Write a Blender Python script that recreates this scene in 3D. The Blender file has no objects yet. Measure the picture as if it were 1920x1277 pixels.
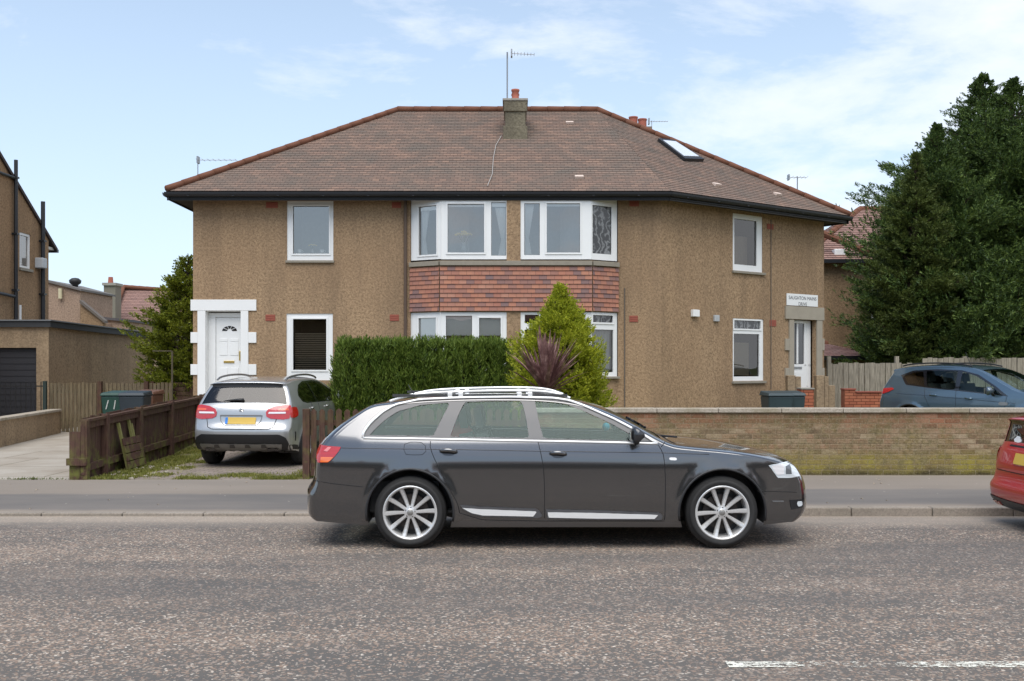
import bpy, math, random
import numpy as np
from mathutils import Vector, Matrix
from mathutils.geometry import delaunay_2d_cdt
from mathutils.bvhtree import BVHTree
random.seed(7)
R = math.radians
scene = bpy.context.scene
COL = scene.collection
F = 1900.0; EH = 1.67; HY = 686.0
def PX(px, D): return (px - 960) * D / F
def PZ(py, D): return EH - (py - HY) * D / F
def W(px, py, D): return (PX(px, D), D, PZ(py, D))
def lerp(a, b, t): return a + (b - a) * t
def smooth(t):
    t = max(0., min(1., t)); return t * t * (3 - 2 * t)
def tab(T, x):
    if x <= T[0][0]: return T[0][1]
    for (a, fa), (b, fb) in zip(T, T[1:]):
        if x <= b: return fa + (fb - fa) * (x - a) / (b - a)
    return T[-1][1]
# ------------------------------------------------------------------ objects
def tag(o, label=None, cat=None, group=None, kind=None):
    if label: o['label'] = label
    if cat: o['category'] = cat
    if group: o['group'] = group
    if kind: o['kind'] = kind
    return o
def empty(name, loc=(0, 0, 0), label=None, cat=None, group=None, rz=0, ry=0, s=1):
    o = bpy.data.objects.new(name, None); COL.objects.link(o)
    o.empty_display_size = .2
    o.rotation_mode = 'ZYX' if False else 'XYZ'
    o.location = loc; o.rotation_euler = (0, ry, rz); o.scale = (s, s, s)
    return tag(o, label, cat, group)
class MB:
    def __init__(s): s.v = []; s.f = []; s.uv = []; s.mi = []; s.m = 0
    def face(s, pts, uvs=None):
        i = len(s.v); s.v.extend([tuple(p) for p in pts]); s.f.append(tuple(range(i, i + len(pts))))
        s.uv.append(uvs); s.mi.append(s.m); return s
    def box(s, x0, x1, y0, y1, z0, z1):
        return s.hexa([(x0, y0, z0), (x1, y0, z0), (x1, y1, z0), (x0, y1, z0), (x0, y0, z1), (x1, y0, z1), (x1, y1, z1), (x0, y1, z1)])
    def hexa(s, p):
        i = len(s.v); s.v.extend([tuple(q) for q in p])
        P = [Vector(q) for q in p]
        for f in ((3, 2, 1, 0), (4, 5, 6, 7), (0, 1, 5, 4), (1, 2, 6, 5), (2, 3, 7, 6), (3, 0, 4, 7)):
            s.f.append(tuple(i + k for k in f))
            a, b, c, d = [P[k] for k in f]
            w = (b - a).length; h = (d - a).length
            horiz = abs((b - a).z) > abs((d - a).z)
            o = a.x + a.y
            if horiz: s.uv.append([(a.x, a.z), (a.x, b.z), (a.x + h, c.z), (a.x + h, d.z)])
            elif f[0] == 3 or f[0] == 4: s.uv.append([(q.x, q.y) for q in (a, b, c, d)])
            else: s.uv.append([(o, a.z), (o + w, b.z), (o + w, c.z), (o, d.z)])
            s.mi.append(s.m)
        return s
    def seg(s, p0, p1, t0, t1, z0, z1, u0=None, u1=None):
        """box along plan segment p0->p1 between u0,u1 (m); t = offset to the right-hand (outside) side"""
        p0 = Vector(p0); p1 = Vector(p1); d = (p1 - p0); L = d.length; d /= L
        n = Vector((d.y, -d.x))
        if u0 is None: u0, u1 = 0, L
        a = p0 + d * u0; b = p0 + d * u1
        q = [a + n * t1, b + n * t1, b + n * t0, a + n * t0]
        return s.hexa([(p.x, p.y, z0) for p in q] + [(p.x, p.y, z1) for p in q])
    def prism(s, poly, axis, a, b):
        """poly: 2D points; axis 'y': (x,z) extruded y a..b ; 'x': (y,z); 'z': (x,y)"""
        def P(p, t):
            return {'y': (p[0], t, p[1]), 'x': (t, p[0], p[1]), 'z': (p[0], p[1], t)}[axis]
        ar = sum(p[0] * q[1] - q[0] * p[1] for p, q in zip(poly, poly[1:] + poly[:1]))
        if (ar < 0) != (axis == 'x' or False) and axis != 'y': poly = poly[::-1] if axis == 'z' and ar < 0 else poly
        s.face([P(p, a) for p in poly], [(p[0], p[1]) for p in poly])
        s.face([P(p, b) for p in poly[::-1]], [(p[0], p[1]) for p in poly[::-1]])
        u = 0
        for p, q in zip(poly, poly[1:] + poly[:1]):
            l = math.hypot(p[0] - q[0], p[1] - q[1])
            s.face([P(q, a), P(p, a), P(p, b), P(q, b)], [(u + l, a), (u, a), (u, b), (u + l, b)]); u += l
        return s
    def tube(s, pts, r, n=8, cap=True, flat=1.0):
        pts = [Vector(p) for p in pts]; m = len(pts)
        rr = r if isinstance(r, (list, tuple)) else [r] * m
        i0 = len(s.v); up = None
        for k, p in enumerate(pts):
            t = (pts[min(k + 1, m - 1)] - pts[max(k - 1, 0)]).normalized()
            if up is None:
                up = Vector((0, 0, 1)) if abs(t.z) < .9 else Vector((1, 0, 0))
            a = t.cross(up).normalized(); b = a.cross(t).normalized(); up = b
            for j in range(n):
                an = 2 * math.pi * j / n
                s.v.append(tuple(p + a * (math.cos(an) * rr[k] * flat) + b * (math.sin(an) * rr[k])))
        for k in range(m - 1):
            for j in range(n):
                s.f.append((i0 + k * n + j, i0 + k * n + (j + 1) % n, i0 + (k + 1) * n + (j + 1) % n, i0 + (k + 1) * n + j))
                s.uv.append(None); s.mi.append(s.m)
        if cap:
            s.f.append(tuple(i0 + j for j in range(n))[::-1]); s.f.append(tuple(i0 + (m - 1) * n + j for j in range(n)))
            s.uv += [None, None]; s.mi += [s.m, s.m]
        return s
    def lathe(s, prof, c, axis='z', n=24):
        """prof: (r, h)"""
        i0 = len(s.v); c = Vector(c)
        for (r, h) in prof:
            for j in range(n):
                a = 2 * math.pi * j / n; x, y = r * math.cos(a), r * math.sin(a)
                s.v.append(tuple(c + (Vector((x, y, h)) if axis == 'z' else Vector((x, h, y)))))
        for k in range(len(prof) - 1):
            for j in range(n):
                s.f.append((i0 + k * n + j, i0 + k * n + (j + 1) % n, i0 + (k + 1) * n + (j + 1) % n, i0 + (k + 1) * n + j))
                s.uv.append(None); s.mi.append(s.m)
        return s
    def blob(s, c, r, n=10, m=7, sz=1, amp=0.0):
        i0 = len(s.v)
        for a in range(m + 1):
            th = math.pi * a / m
            for b in range(n):
                ph = 2 * math.pi * b / n; k = r * (1 + random.uniform(-amp, amp))
                s.v.append((c[0] + k * math.sin(th) * math.cos(ph), c[1] + k * math.sin(th) * math.sin(ph), c[2] + k * sz * math.cos(th)))
        for a in range(m):
            for b in range(n):
                s.f.append((i0 + a * n + b, i0 + a * n + (b + 1) % n, i0 + (a + 1) * n + (b + 1) % n, i0 + (a + 1) * n + b))
                s.uv.append(None); s.mi.append(s.m)
        return s
    def build(s, name, mats, parent=None, sm=False, bevel=0, label=None, fix=False):
        me = bpy.data.meshes.new(name)
        me.from_pydata(s.v, [], s.f)
        if not isinstance(mats, (list, tuple)): mats = [mats]
        for m in mats: me.materials.append(m)
        if any(u is not None for u in s.uv):
            ul = me.uv_layers.new(name='UVMap'); data = []
            for f, u in zip(s.f, s.uv):
                if u is None: u = [(0, 0)] * len(f)
                for q in u: data.extend(q)
            ul.data.foreach_set('uv', data)
        if len(mats) > 1: me.polygons.foreach_set('material_index', s.mi)
        if sm: me.polygons.foreach_set('use_smooth', [True] * len(me.polygons))
        if fix:
            import bmesh
            bm = bmesh.new(); bm.from_mesh(me); bmesh.ops.remove_doubles(bm, verts=bm.verts, dist=1e-5)
            bmesh.ops.recalc_face_normals(bm, faces=bm.faces); bm.to_mesh(me); bm.free()
        me.update()
        o = bpy.data.objects.new(name, me); COL.objects.link(o)
        if parent: o.parent = parent
        if bevel:
            b = o.modifiers.new('bevel', 'BEVEL'); b.width = bevel; b.segments = 2; b.limit_method = 'ANGLE'; b.angle_limit = R(40)
        if label: o['label'] = label
        return o
def copy_tree(o, parent=None):
    c = o.copy(); COL.objects.link(c)
    if parent: c.parent = parent
    for ch in list(o.children): copy_tree(ch, c)
    return c
# ------------------------------------------------------------------ materials
class NT:
    def __init__(s, name):
        s.mat = bpy.data.materials.new(name); s.mat.use_nodes = True; s.t = s.mat.node_tree; s.t.nodes.clear()
        s.out = s.t.nodes.new('ShaderNodeOutputMaterial')
    def n(s, typ, ins=None, **kw):
        nd = s.t.nodes.new(typ)
        for k, v in kw.items(): setattr(nd, k, v)
        for k, v in (ins or {}).items(): s.set(nd, k, v)
        return nd
    def set(s, nd, k, v):
        if isinstance(v, bpy.types.NodeSocket): s.t.links.new(v, nd.inputs[k])
        else: nd.inputs[k].default_value = v
    def coord(s, kind='Object', scale=(1, 1, 1), rot=(0, 0, 0)):
        tc = s.n('ShaderNodeTexCoord'); mp = s.n('ShaderNodeMapping')
        s.t.links.new(tc.outputs[kind], mp.inputs['Vector']); mp.inputs['Scale'].default_value = scale; mp.inputs['Rotation'].default_value = rot
        return mp.outputs[0]
    def noise(s, vec, scale, detail=4, rough=.6, dist=0):
        return s.n('ShaderNodeTexNoise', {'Vector': vec, 'Scale': scale, 'Detail': detail, 'Roughness': rough, 'Distortion': dist}).outputs['Fac']
    def ramp(s, fac, stops, interp='LINEAR'):
        r = s.n('ShaderNodeValToRGB'); r.color_ramp.interpolation = interp
        e = r.color_ramp.elements
        while len(e) < len(stops): e.new(.5)
        for el, (p, c) in zip(e, stops):
            el.position = p; el.color = (c if isinstance(c, (tuple, list)) else (c, c, c)) + ((1,) if not isinstance(c, (tuple, list)) or len(c) == 3 else ())
        s.t.links.new(fac, r.inputs[0]); return r.outputs[0]
    def mix(s, fac, a, b, blend='MIX'):
        m = s.n('ShaderNodeMix', data_type='RGBA', blend_type=blend)
        for idx, v in ((0, fac), (6, a), (7, b)):
            if isinstance(v, bpy.types.NodeSocket): s.t.links.new(v, m.inputs[idx])
            else: m.inputs[idx].default_value = v if idx == 0 else (tuple(v) + (1,) if len(v) == 3 else v)
        return m.outputs[2]
    def math(s, op, a, b=0, clamp=False):
        m = s.n('ShaderNodeMath', operation=op); m.use_clamp = clamp; s.set(m, 0, a); s.set(m, 1, b); return m.outputs[0]
    def bump(s, h, strength=.5, dist=.01):
        return s.n('ShaderNodeBump', {'Height': h, 'Strength': strength, 'Distance': dist}).outputs[0]
    def prin(s, col, rough=.6, metal=0, normal=None, coat=0, spec=.5, **kw):
        p = s.n('ShaderNodeBsdfPrincipled')
        if not isinstance(col, bpy.types.NodeSocket): col = tuple(col) + (1,)
        s.set(p, 'Base Color', col); s.set(p, 'Roughness', rough); s.set(p, 'Metallic', metal)
        s.set(p, 'Coat Weight', coat); s.set(p, 'Coat Roughness', .03); s.set(p, 'Specular IOR Level', spec)
        if normal is not None: s.set(p, 'Normal', normal)
        for k, v in kw.items(): s.set(p, k, v)
        return p.outputs[0]
    def done(s, sh): s.t.links.new(sh, s.out.inputs[0]); return s.mat
MC = {}
def simple(name, col, rough=.6, metal=0, var=.12, scale=12, coat=0, spec=.5):
    if name in MC: return MC[name]
    t = NT(name); v = t.coord()
    n = t.noise(v, scale, 5)
    c = t.mix(n, tuple(x * (1 - var) for x in col), tuple(min(1, x * (1 + var)) for x in col))
    MC[name] = t.done(t.prin(c, rough, metal, coat=coat, spec=spec)); return MC[name]
def roughcast(name, col, stain=.5):
    t = NT(name); v = t.coord()
    n1 = t.noise(v, 19, 3, .8); n2 = t.noise(v, .55, 5, .6); n3 = t.noise(v, 42, 2, .75)
    n4 = t.noise(t.coord(scale=(1.6, 1.6, .22)), 1.1, 5, .6)
    a = tuple(c * .50 for c in col); b = tuple(min(1, c * 1.42) for c in col)
    c = t.mix(t.ramp(n1, [(.38, 0.), (.62, 1.)]), a, b)
    c = t.mix(t.ramp(n3, [(.38, .0), (.62, .65)]), c, tuple(x * 1.25 for x in col))
    c = t.mix(t.ramp(n2, [(.36, 0.), (.7, stain * .5)]), c, tuple(x * k for x, k in zip(col, (.80, .74, .72))))
    c = t.mix(t.ramp(n4, [(.46, 0.), (.72, stain * .60)]), c, tuple(x * k for x, k in zip(col, (.52, .52, .56))))
    return t.done(t.prin(c, .92, normal=t.bump(n1, .6, .02), spec=.2))
def tiles(name, cols, bw, bh, mortar=.006, moss=None, moss_amt=.3, bumpd=.01, rough=.85, patch=(.35, .3, .3)):
    t = NT(name); uv = t.coord('UV')
    br = t.n('ShaderNodeTexBrick', {'Vector': uv, 'Color1': (0, 0, 0, 1), 'Color2': (1, 1, 1, 1), 'Mortar': (0.5, .5, .5, 1), 'Scale': 1.0, 'Mortar Size': mortar, 'Brick Width': bw, 'Row Height': bh, 'Bias': 0.0, 'Mortar Smooth': .2})
    br.offset = .5
    n = t.noise(uv, 1.2, 6, .65); nf = t.noise(uv, 30, 3, .7)
    val = t.math('ADD', t.math('MULTIPLY', br.outputs['Color'], .75), t.math('MULTIPLY', nf, .25))
    k = len(cols); c = t.ramp(val, [(.08 + .84 * i / (k - 1), cc) for i, cc in enumerate(cols)])
    c = t.mix(t.ramp(nf, [(.35, .0), (.75, .35)]), c, cols[0])
    c = t.mix(t.ramp(n, [(.4, 0.), (.68, moss_amt)]), c, moss or cols[0])
    c = t.mix(br.outputs['Fac'], c, tuple(x * .35 for x in cols[0]))
    h = t.math('SUBTRACT', t.math('MULTIPLY', nf, .3), br.outputs['Fac'])
    return t.done(t.prin(c, rough, normal=t.bump(h, .6, bumpd), spec=.25))
def glass(name, refl=.3, tint=(.6, .65, .62), rough=0.0, wav=0, gc=(.95, .92, .89)):
    t = NT(name)
    nrm = None
    g = t.n('ShaderNodeBsdfGlossy', {'Color': tuple(gc) + (1,), 'Roughness': rough})
    if wav:
        b = t.bump(t.noise(t.coord(), 1.3, 2), wav, .05); t.set(g, 'Normal', b)
    tr = t.n('ShaderNodeBsdfTransparent', {'Color': tuple(tint) + (1,)})
    fr = t.n('ShaderNodeFresnel', {'IOR': 1.5}).outputs[0]
    fac = t.math('ADD', t.math('MULTIPLY', fr, .9), refl, True)
    m = t.n('ShaderNodeMixShader'); t.set(m, 0, fac); t.t.links.new(tr.outputs[0], m.inputs[1]); t.t.links.new(g.outputs[0], m.inputs[2])
    return t.done(m.outputs[0])
def paint(name, col, metal=.6, rough=.34, flake=.08):
    t = NT(name); v = t.coord()
    n = t.noise(v, 400, 2); d = t.noise(v, 3, 5)
    c = t.mix(n, tuple(x * (1 - flake) for x in col), tuple(x * (1 + flake) for x in col))
    dz = t.n('ShaderNodeSeparateXYZ', {0: t.coord()}).outputs[2]
    low = t.ramp(dz, [(.15, .55), (.55, .0)])
    c = t.mix(t.math('MULTIPLY', low, d), c, (.10, .085, .07))
    r = t.math('ADD', rough, t.math('MULTIPLY', low, .25))
    return t.done(t.prin(c, r, metal, coat=1.0))
def leaf(name, cols, rough=.55, trans=.25):
    t = NT(name)
    ri = t.n('ShaderNodeNewGeometry').outputs['Random Per Island']
    n = t.noise(t.coord(), 1.6, 3)
    v = t.math('ADD', t.math('MULTIPLY', ri, .6), t.math('MULTIPLY', n, .5), True)
    k = len(cols); c = t.ramp(v, [(.12 + .8 * i / (k - 1), cc) for i, cc in enumerate(cols)])
    p = t.prin(c, rough, spec=.3)
    tr = t.n('ShaderNodeBsdfTranslucent', {'Color': c})
    m = t.n('ShaderNodeMixShader', {0: trans}); t.t.links.new(p, m.inputs[1]); t.t.links.new(tr.outputs[0], m.inputs[2])
    return t.done(m.outputs[0])
def wood(name, col, moss=(.16, .17, .04), moss_amt=0, grey=.2):
    t = NT(name); v = t.coord(scale=(14, 14, 1.2)); n = t.noise(v, 3, 6, .65); g = t.noise(t.coord(), 1.4, 5)
    c = t.mix(t.ramp(n, [(.3, 0.), (.7, 1.)]), tuple(x * .55 for x in col), tuple(x * 1.4 for x in col))
    c = t.mix(t.ramp(g, [(.4, 0.), (.7, grey)]), c, (.16, .14, .11))
    if moss_amt:
        z = t.n('ShaderNodeSeparateXYZ', {0: t.coord()}).outputs[2]
        mz = t.math('MULTIPLY', t.ramp(z, [(.1, 1.), (.6, .15)]), t.ramp(t.noise(t.coord(), 5, 4), [(.45, 0.), (.6, moss_amt)]))
        c = t.mix(mz, c, moss)
    return t.done(t.prin(c, .85, normal=t.bump(n, .4, .006), spec=.2))

M = {}
M['cast'] = roughcast('roughcast', (.325, .222, .132), .85)
M['cast2'] = roughcast('roughcast_far', (.30, .205, .12))
M['castg'] = roughcast('roughcast_grey', (.33, .245, .155), .9)
M['castp'] = roughcast('roughcast_pink', (.36, .26, .19))
M['roof'] = tiles('roof_tiles', [(.175, .125, .100), (.205, .142, .110), (.235, .155, .118), (.30, .195, .142)], .17, .115, .004, moss=(.14, .12, .10), moss_amt=.85)
M['roof2'] = tiles('far_roof_tiles', [(.25, .155, .13), (.30, .18, .15), (.34, .205, .165)], .3, .2, .008, moss=(.15, .10, .085), moss_amt=.3)
M['clad'] = tiles('cladding_tiles', [(.17, .125, .13), (.27, .145, .12), (.42, .175, .11), (.48, .215, .13), (.37, .15, .10), (.52, .27, .18)], .17, .115, .003, moss=(.22, .13, .11), moss_amt=.35)
M['ridge'] = tiles('ridge_tiles', [(.46, .20, .12), (.60, .29, .18), (.52, .26, .17)], .45, 5, .01, moss=(.3, .19, .13), moss_amt=.4)
M['upvc'] = simple('white_upvc', (.80, .80, .78), .35, var=.04, scale=3)
M['whitep'] = simple('white_masonry_paint', (.78, .78, .76), .6, var=.06, scale=2.5)
M['gutter'] = simple('black_gutter', (.012, .013, .016), .45)
M['soffit'] = simple('soffit_timber', (.05, .042, .035), .8)
M['conc'] = simple('concrete', (.30, .28, .24), .9, var=.3, scale=6)
M['sill'] = simple('stone_sill', (.27, .24, .19), .9, var=.25)
M['stone'] = simple('door_stone', (.34, .30, .235), .9, var=.15, scale=5)
M['vent'] = simple('terracotta_vent', (.30, .085, .055), .85, var=.25, scale=40)
M['pot'] = simple('chimney_pot', (.36, .11, .07), .8, var=.2)
M['room'] = simple('room_wall', (.42, .42, .42), .9)
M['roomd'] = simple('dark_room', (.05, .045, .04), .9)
M['blind'] = simple('roller_blind', (.85, .85, .83), .8, var=.05)
M['blindb'] = simple('beige_blind', (.50, .42, .30), .8, var=.05)
M['blindd'] = simple('dark_slats', (.40, .32, .22), .6, var=.2)
M['curtain'] = simple('net_curtain', (.9, .9, .88), .9, var=.06)
M['brass'] = simple('brass', (.65, .45, .13), .3, 1)
M['black'] = simple('black_plastic', (.015, .015, .016), .45)
M['blackg'] = simple('gloss_black', (.010, .010, .012), .12, coat=1)
M['rubber'] = simple('tyre_rubber', (.022, .021, .020), .78, var=.3, scale=30)
M['alloy'] = simple('alloy_wheel', (.66, .65, .63), .30, .45, var=.06)
M['brake'] = simple('brake_metal', (.06, .05, .045), .6, .5)
M['chrome'] = simple('chrome_trim', (.82, .82, .80), .16, .85, var=.03)
M['satin'] = simple('satin_alloy', (.90, .90, .88), .30, .35, var=.04)
M['metal'] = simple('galvanised', (.32, .33, .34), .45, .7)
M['brown'] = wood('brown_fence', (.085, .045, .033), moss_amt=.85, grey=.08)
M['grey_wood'] = wood('grey_timber', (.29, .255, .20), grey=.35)
M['pale_wood'] = wood('pale_timber', (.155, .12, .07), grey=.3)
M['trunk'] = wood('bark', (.07, .05, .035))
M['hglass'] = glass('house_glass', .22, (.92, .94, .93), wav=.03)
M['hglassd'] = glass('house_glass_dark', .07, (.62, .63, .62), wav=.04)
M['cglass'] = glass('car_glass', .02, (.74, .84, .81), gc=(.50, .62, .60))
M['cglassd'] = glass('car_glass_tinted', .16, (.13, .14, .14))
M['plate'] = simple('yellow_plate', (.62, .41, .07), .4, var=.1, scale=8)
M['plate_blue'] = simple('plate_band', (.03, .20, .60), .4)
def lamp_mat(name, col, rough=.12):
    t = NT(name); v = t.coord(scale=(1, 1, 1)); n = t.noise(v, 30, 2)
    w = t.n('ShaderNodeTexWave', {'Vector': v, 'Scale': 26.0, 'Distortion': .6}); w.bands_direction = 'Z'
    c = t.mix(t.ramp(w.outputs['Fac'], [(.3, 0.), (.7, 1.)]), tuple(x * .7 for x in col), tuple(min(1, x * 1.25) for x in col))
    return t.done(t.prin(c, rough, coat=1, spec=.8))
M['red_lens'] = lamp_mat('red_lens', (.48, .010, .010), .2); M['amber_lens'] = lamp_mat('amber_lens', (.85, .16, .03))
M['clear_lens'] = lamp_mat('clear_lens', (.66, .70, .72)); M['white_lens'] = lamp_mat('white_lens', (.85, .80, .80))
# ------------------------------------------------------------------ camera, light
cam = bpy.data.cameras.new('camera'); co = bpy.data.objects.new('camera', cam); COL.objects.link(co)
co.location = (0, 0, EH); co.rotation_euler = (R(90), 0, 0)
cam.lens = 36 * F / 1920; cam.sensor_width = 36; cam.shift_y = (HY - 638.5) / 1920; cam.clip_end = 2000
scene.camera = co
SUN_EL, SUN_AZ = R(62), R(188)   # azimuth clockwise from +Y; sun behind and left of the camera
wd = bpy.data.worlds.new('World'); scene.world = wd; wd.use_nodes = True
t = wd.node_tree; t.nodes.clear()
class WT(NT):
    def __init__(s, tree): s.t = tree
w = WT(t)
sky = w.n('ShaderNodeTexSky', sky_type='NISHITA'); sky.sun_disc = False; sky.sun_elevation = SUN_EL; sky.sun_rotation = SUN_AZ
sky.air_density = 1.0; sky.dust_density = .6; sky.ozone_density = 1.6
tc = w.n('ShaderNodeTexCoord').outputs['Generated']
sp = w.n('ShaderNodeSeparateXYZ', {0: tc})
den = w.math('ADD', w.math('MAXIMUM', sp.outputs[2], 0.0), .22)
vx = w.math('DIVIDE', sp.outputs[0], den); vy = w.math('DIVIDE', sp.outputs[1], den)
cv = w.n('ShaderNodeCombineXYZ', {0: vx, 1: w.math('MULTIPLY', vy, 1.25), 2: 0.0}).outputs[0]
cn = w.noise(cv, 1.7, 9, .62, .25)
cn2 = w.noise(cv, .5, 3, .5)
rightw = w.math('MULTIPLY', vx, .12)
fac = w.math('ADD', w.math('ADD', cn, w.math('MULTIPLY', cn2, .35)), rightw)
cl = w.ramp(fac, [(.665, 0.), (.78, .50), (.95, .85)])
zz = w.ramp(sp.outputs[2], [(.0, .85), (.10, .75), (.22, .58), (.38, .38), (.7, .1)])
hz = w.mix(zz, sky.outputs[0], (4.7, 5.7, 6.8))
cc = w.mix(cl, hz, (6.0, 6.25, 6.7))
bg = w.n('ShaderNodeBackground', {'Strength': .098}); t.links.new(cc, bg.inputs[0])
wo = w.n('ShaderNodeOutputWorld'); t.links.new(bg.outputs[0], wo.inputs[0])
sl = bpy.data.lights.new('sun', 'SUN'); sl.energy = 1.95; sl.angle = R(58); sl.color = (1, .965, .91)
so = bpy.data.objects.new('sun', sl); COL.objects.link(so); so.location = (0, 0, 30)
sd = Vector((math.sin(SUN_AZ) * math.cos(SUN_EL), math.cos(SUN_AZ) * math.cos(SUN_EL), math.sin(SUN_EL)))
so.rotation_euler = sd.to_track_quat('Z', 'Y').to_euler()
scene.view_settings.view_transform = 'Standard'; scene.view_settings.look = 'None'; scene.view_settings.gamma = 1
scene.view_settings.exposure = 0.86
# ------------------------------------------------------------------ setting
def sheet(name, pts, mat, nx=1, ny=1, zf=None, kind='structure', label=None, cat=None):
    x0, x1, y0, y1 = pts; mb = MB(); idx = {}
    V = [];
    for j in range(ny + 1):
        for i in range(nx + 1):
            x = lerp(x0, x1, i / nx); y = lerp(y0, y1, j / ny); mb.v.append((x, y, zf(x, y)))
    for j in range(ny):
        for i in range(nx):
            a = j * (nx + 1) + i; f = (a, a + 1, a + nx + 2, a + nx + 1); mb.f.append(f)
            mb.uv.append([(mb.v[k][0], mb.v[k][1]) for k in f]); mb.mi.append(0)
    o = mb.build(name, mat, sm=True); tag(o, label, cat, kind=kind); return o
def road_mat():
    t = NT('road_asphalt'); v = t.coord()
    vo = t.n('ShaderNodeTexVoronoi', {'Vector': v, 'Scale': 68.0, 'Randomness': 1.0})
    rnd = t.n('ShaderNodeSeparateColor', {0: vo.outputs['Color']}).outputs[0]
    vo2 = t.n('ShaderNodeTexVoronoi', {'Vector': v, 'Scale': 38.0, 'Randomness': 1.0})
    rnd2 = t.n('ShaderNodeSeparateColor', {0: vo2.outputs['Color']}).outputs[1]
    streak = t.noise(t.coord(scale=(.35, 1.5, 1)), 1.0, 6, .62)
    patch = t.noise(v, 2.4, 6, .7)
    amt = t.math('ADD', t.math('MULTIPLY', streak, 1.15), t.math('MULTIPLY', patch, .95))
    thr = t.math('SUBTRACT', amt, .62)                       # share of exposed stones
    stone = t.math('LESS_THAN', rnd, t.math('MULTIPLY', thr, .85))
    grit = t.noise(v, 150, 3, .8)
    base = t.mix(t.ramp(grit, [(.3, 0.), (.7, 1.)]), (.072, .067, .061), (.170, .153, .136))
    base = t.mix(t.ramp(streak, [(.35, .0), (.7, .55)]), base, (.185, .155, .126))
    stc = t.ramp(t.n('ShaderNodeSeparateColor', {0: vo.outputs['Color']}).outputs[1], [(.0, (.25, .175, .125)), (.4, (.37, .255, .185)), (.7, (.34, .275, .215)), (.9, (.52, .43, .34)), (1., (.80, .70, .58))])
    c = t.mix(t.math('MULTIPLY', stone, .80), base, stc)
    big = t.math('GREATER_THAN', rnd2, .955)
    c = t.mix(t.math('MULTIPLY', big, .5), c, (.42, .33, .27))
    # paler dust gathered in the gutter beside the kerb
    y = t.n('ShaderNodeSeparateXYZ', {0: t.coord('Object')}).outputs[1]
    yy = t.math('ADD', y, t.math('MULTIPLY', patch, .5))
    g = t.ramp(t.math('DIVIDE', yy, 12.0), [(.885, 0.), (.925, .65), (1., .7)])
    c = t.mix(g, c, (.40, .335, .265))
    c = t.mix(t.ramp(t.noise(t.coord(scale=(.14, 1.1, 1)), .8, 4, .5), [(.45, 0.), (.62, .42)]), c, (.10, .096, .092))
    h = t.math('ADD', grit, t.math('MULTIPLY', stone, .6))
    return t.done(t.prin(c, .88, normal=t.bump(h, .6, .006), spec=.3))
def pave_mat():
    t = NT('pavement_tarmac'); v = t.coord()
    g = t.noise(v, 110, 3, .8); p = t.noise(v, 1.6, 5, .6); w_ = t.noise(t.coord(scale=(.3, 1, 1)), .9, 4)
    y = t.n('ShaderNodeSeparateXYZ', {0: v}).outputs[1]
    yy = t.math('ADD', y, t.math('MULTIPLY', p, .25))
    band = t.ramp(t.math('SUBTRACT', yy, 11.), [(.22, 0.), (.34, 1.), (.36, 1.)])
    # three tarmac strips: pale gritty, dark smooth, pale worn
    k = t.ramp(t.math('DIVIDE', t.math('SUBTRACT', yy, 11.), 4.0), [(.0, (.36, .29, .22)), (.13, (.30, .245, .19)), (.19, (.145, .132, .12)), (.50, (.135, .125, .115)), (.545, (.24, .20, .16)), (1., (.25, .215, .175))])
    c = t.mix(t.ramp(g, [(.3, .0), (.7, .45)]), k, (.14, .13, .12))
    c = t.mix(t.ramp(w_, [(.4, 0.), (.7, .3)]), c, (.33, .28, .23))
    sp_ = t.n('ShaderNodeTexVoronoi', {'Vector': v, 'Scale': 3.2}); 
    fl = t.math('LESS_THAN', sp_.outputs['Distance'], .045)
    c = t.mix(t.math('MULTIPLY', fl, .8), c, (.45, .40, .34))
    return t.done(t.prin(c, .9, normal=t.bump(g, .35, .005), spec=.25))
def soil_mat(name, a, b, cgrass, amt, scale=2.2):
    t = NT(name); v = t.coord(); n = t.noise(v, 26, 5, .75); m = t.noise(v, scale, 6, .7)
    c = t.mix(t.ramp(n, [(.3, 0.), (.7, 1.)]), a, b)
    c = t.mix(t.ramp(m, [(.5 - amt * .3, 0.), (.62, 1.)]), c, cgrass)
    return t.done(t.prin(c, .95, normal=t.bump(n, .6, .02), spec=.1))
def pavez(x, y): return .03 + .062 * smooth((x + 1.2) / 2.6)
def gz(x, y):
    if x < -6.2: return .025
    a = .31 * smooth((y - 17.3) / 5.2) * (1 - smooth((x - 1.5) / 3))
    return .02 + .012 * smooth((x - 0) / 2) + a
ground = sheet('ground', (-420, 420, -300, 700), soil_mat('far_ground', (.10, .09, .06), (.16, .15, .09), (.09, .12, .035), .6), 2, 2, lambda x, y: -.06)
road = sheet('road', (-70, 70, -6.5, 11.25), road_mat(), 1, 1, lambda x, y: 0.0)
pave = sheet('pavement', (-70, 70, 11.37, 14.6), pave_mat(), 280, 2, pavez)
farpave = sheet('far_pavement', (-70, 70, -9.5, -6.5), pave_mat(), 1, 1, lambda x, y: .02)
garden = sheet('garden_ground', (-6.2, 30, 14.6, 60), soil_mat('garden_soil', (.13, .095, .06), (.24, .19, .13), (.12, .145, .035), .55), 60, 60, gz)
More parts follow.
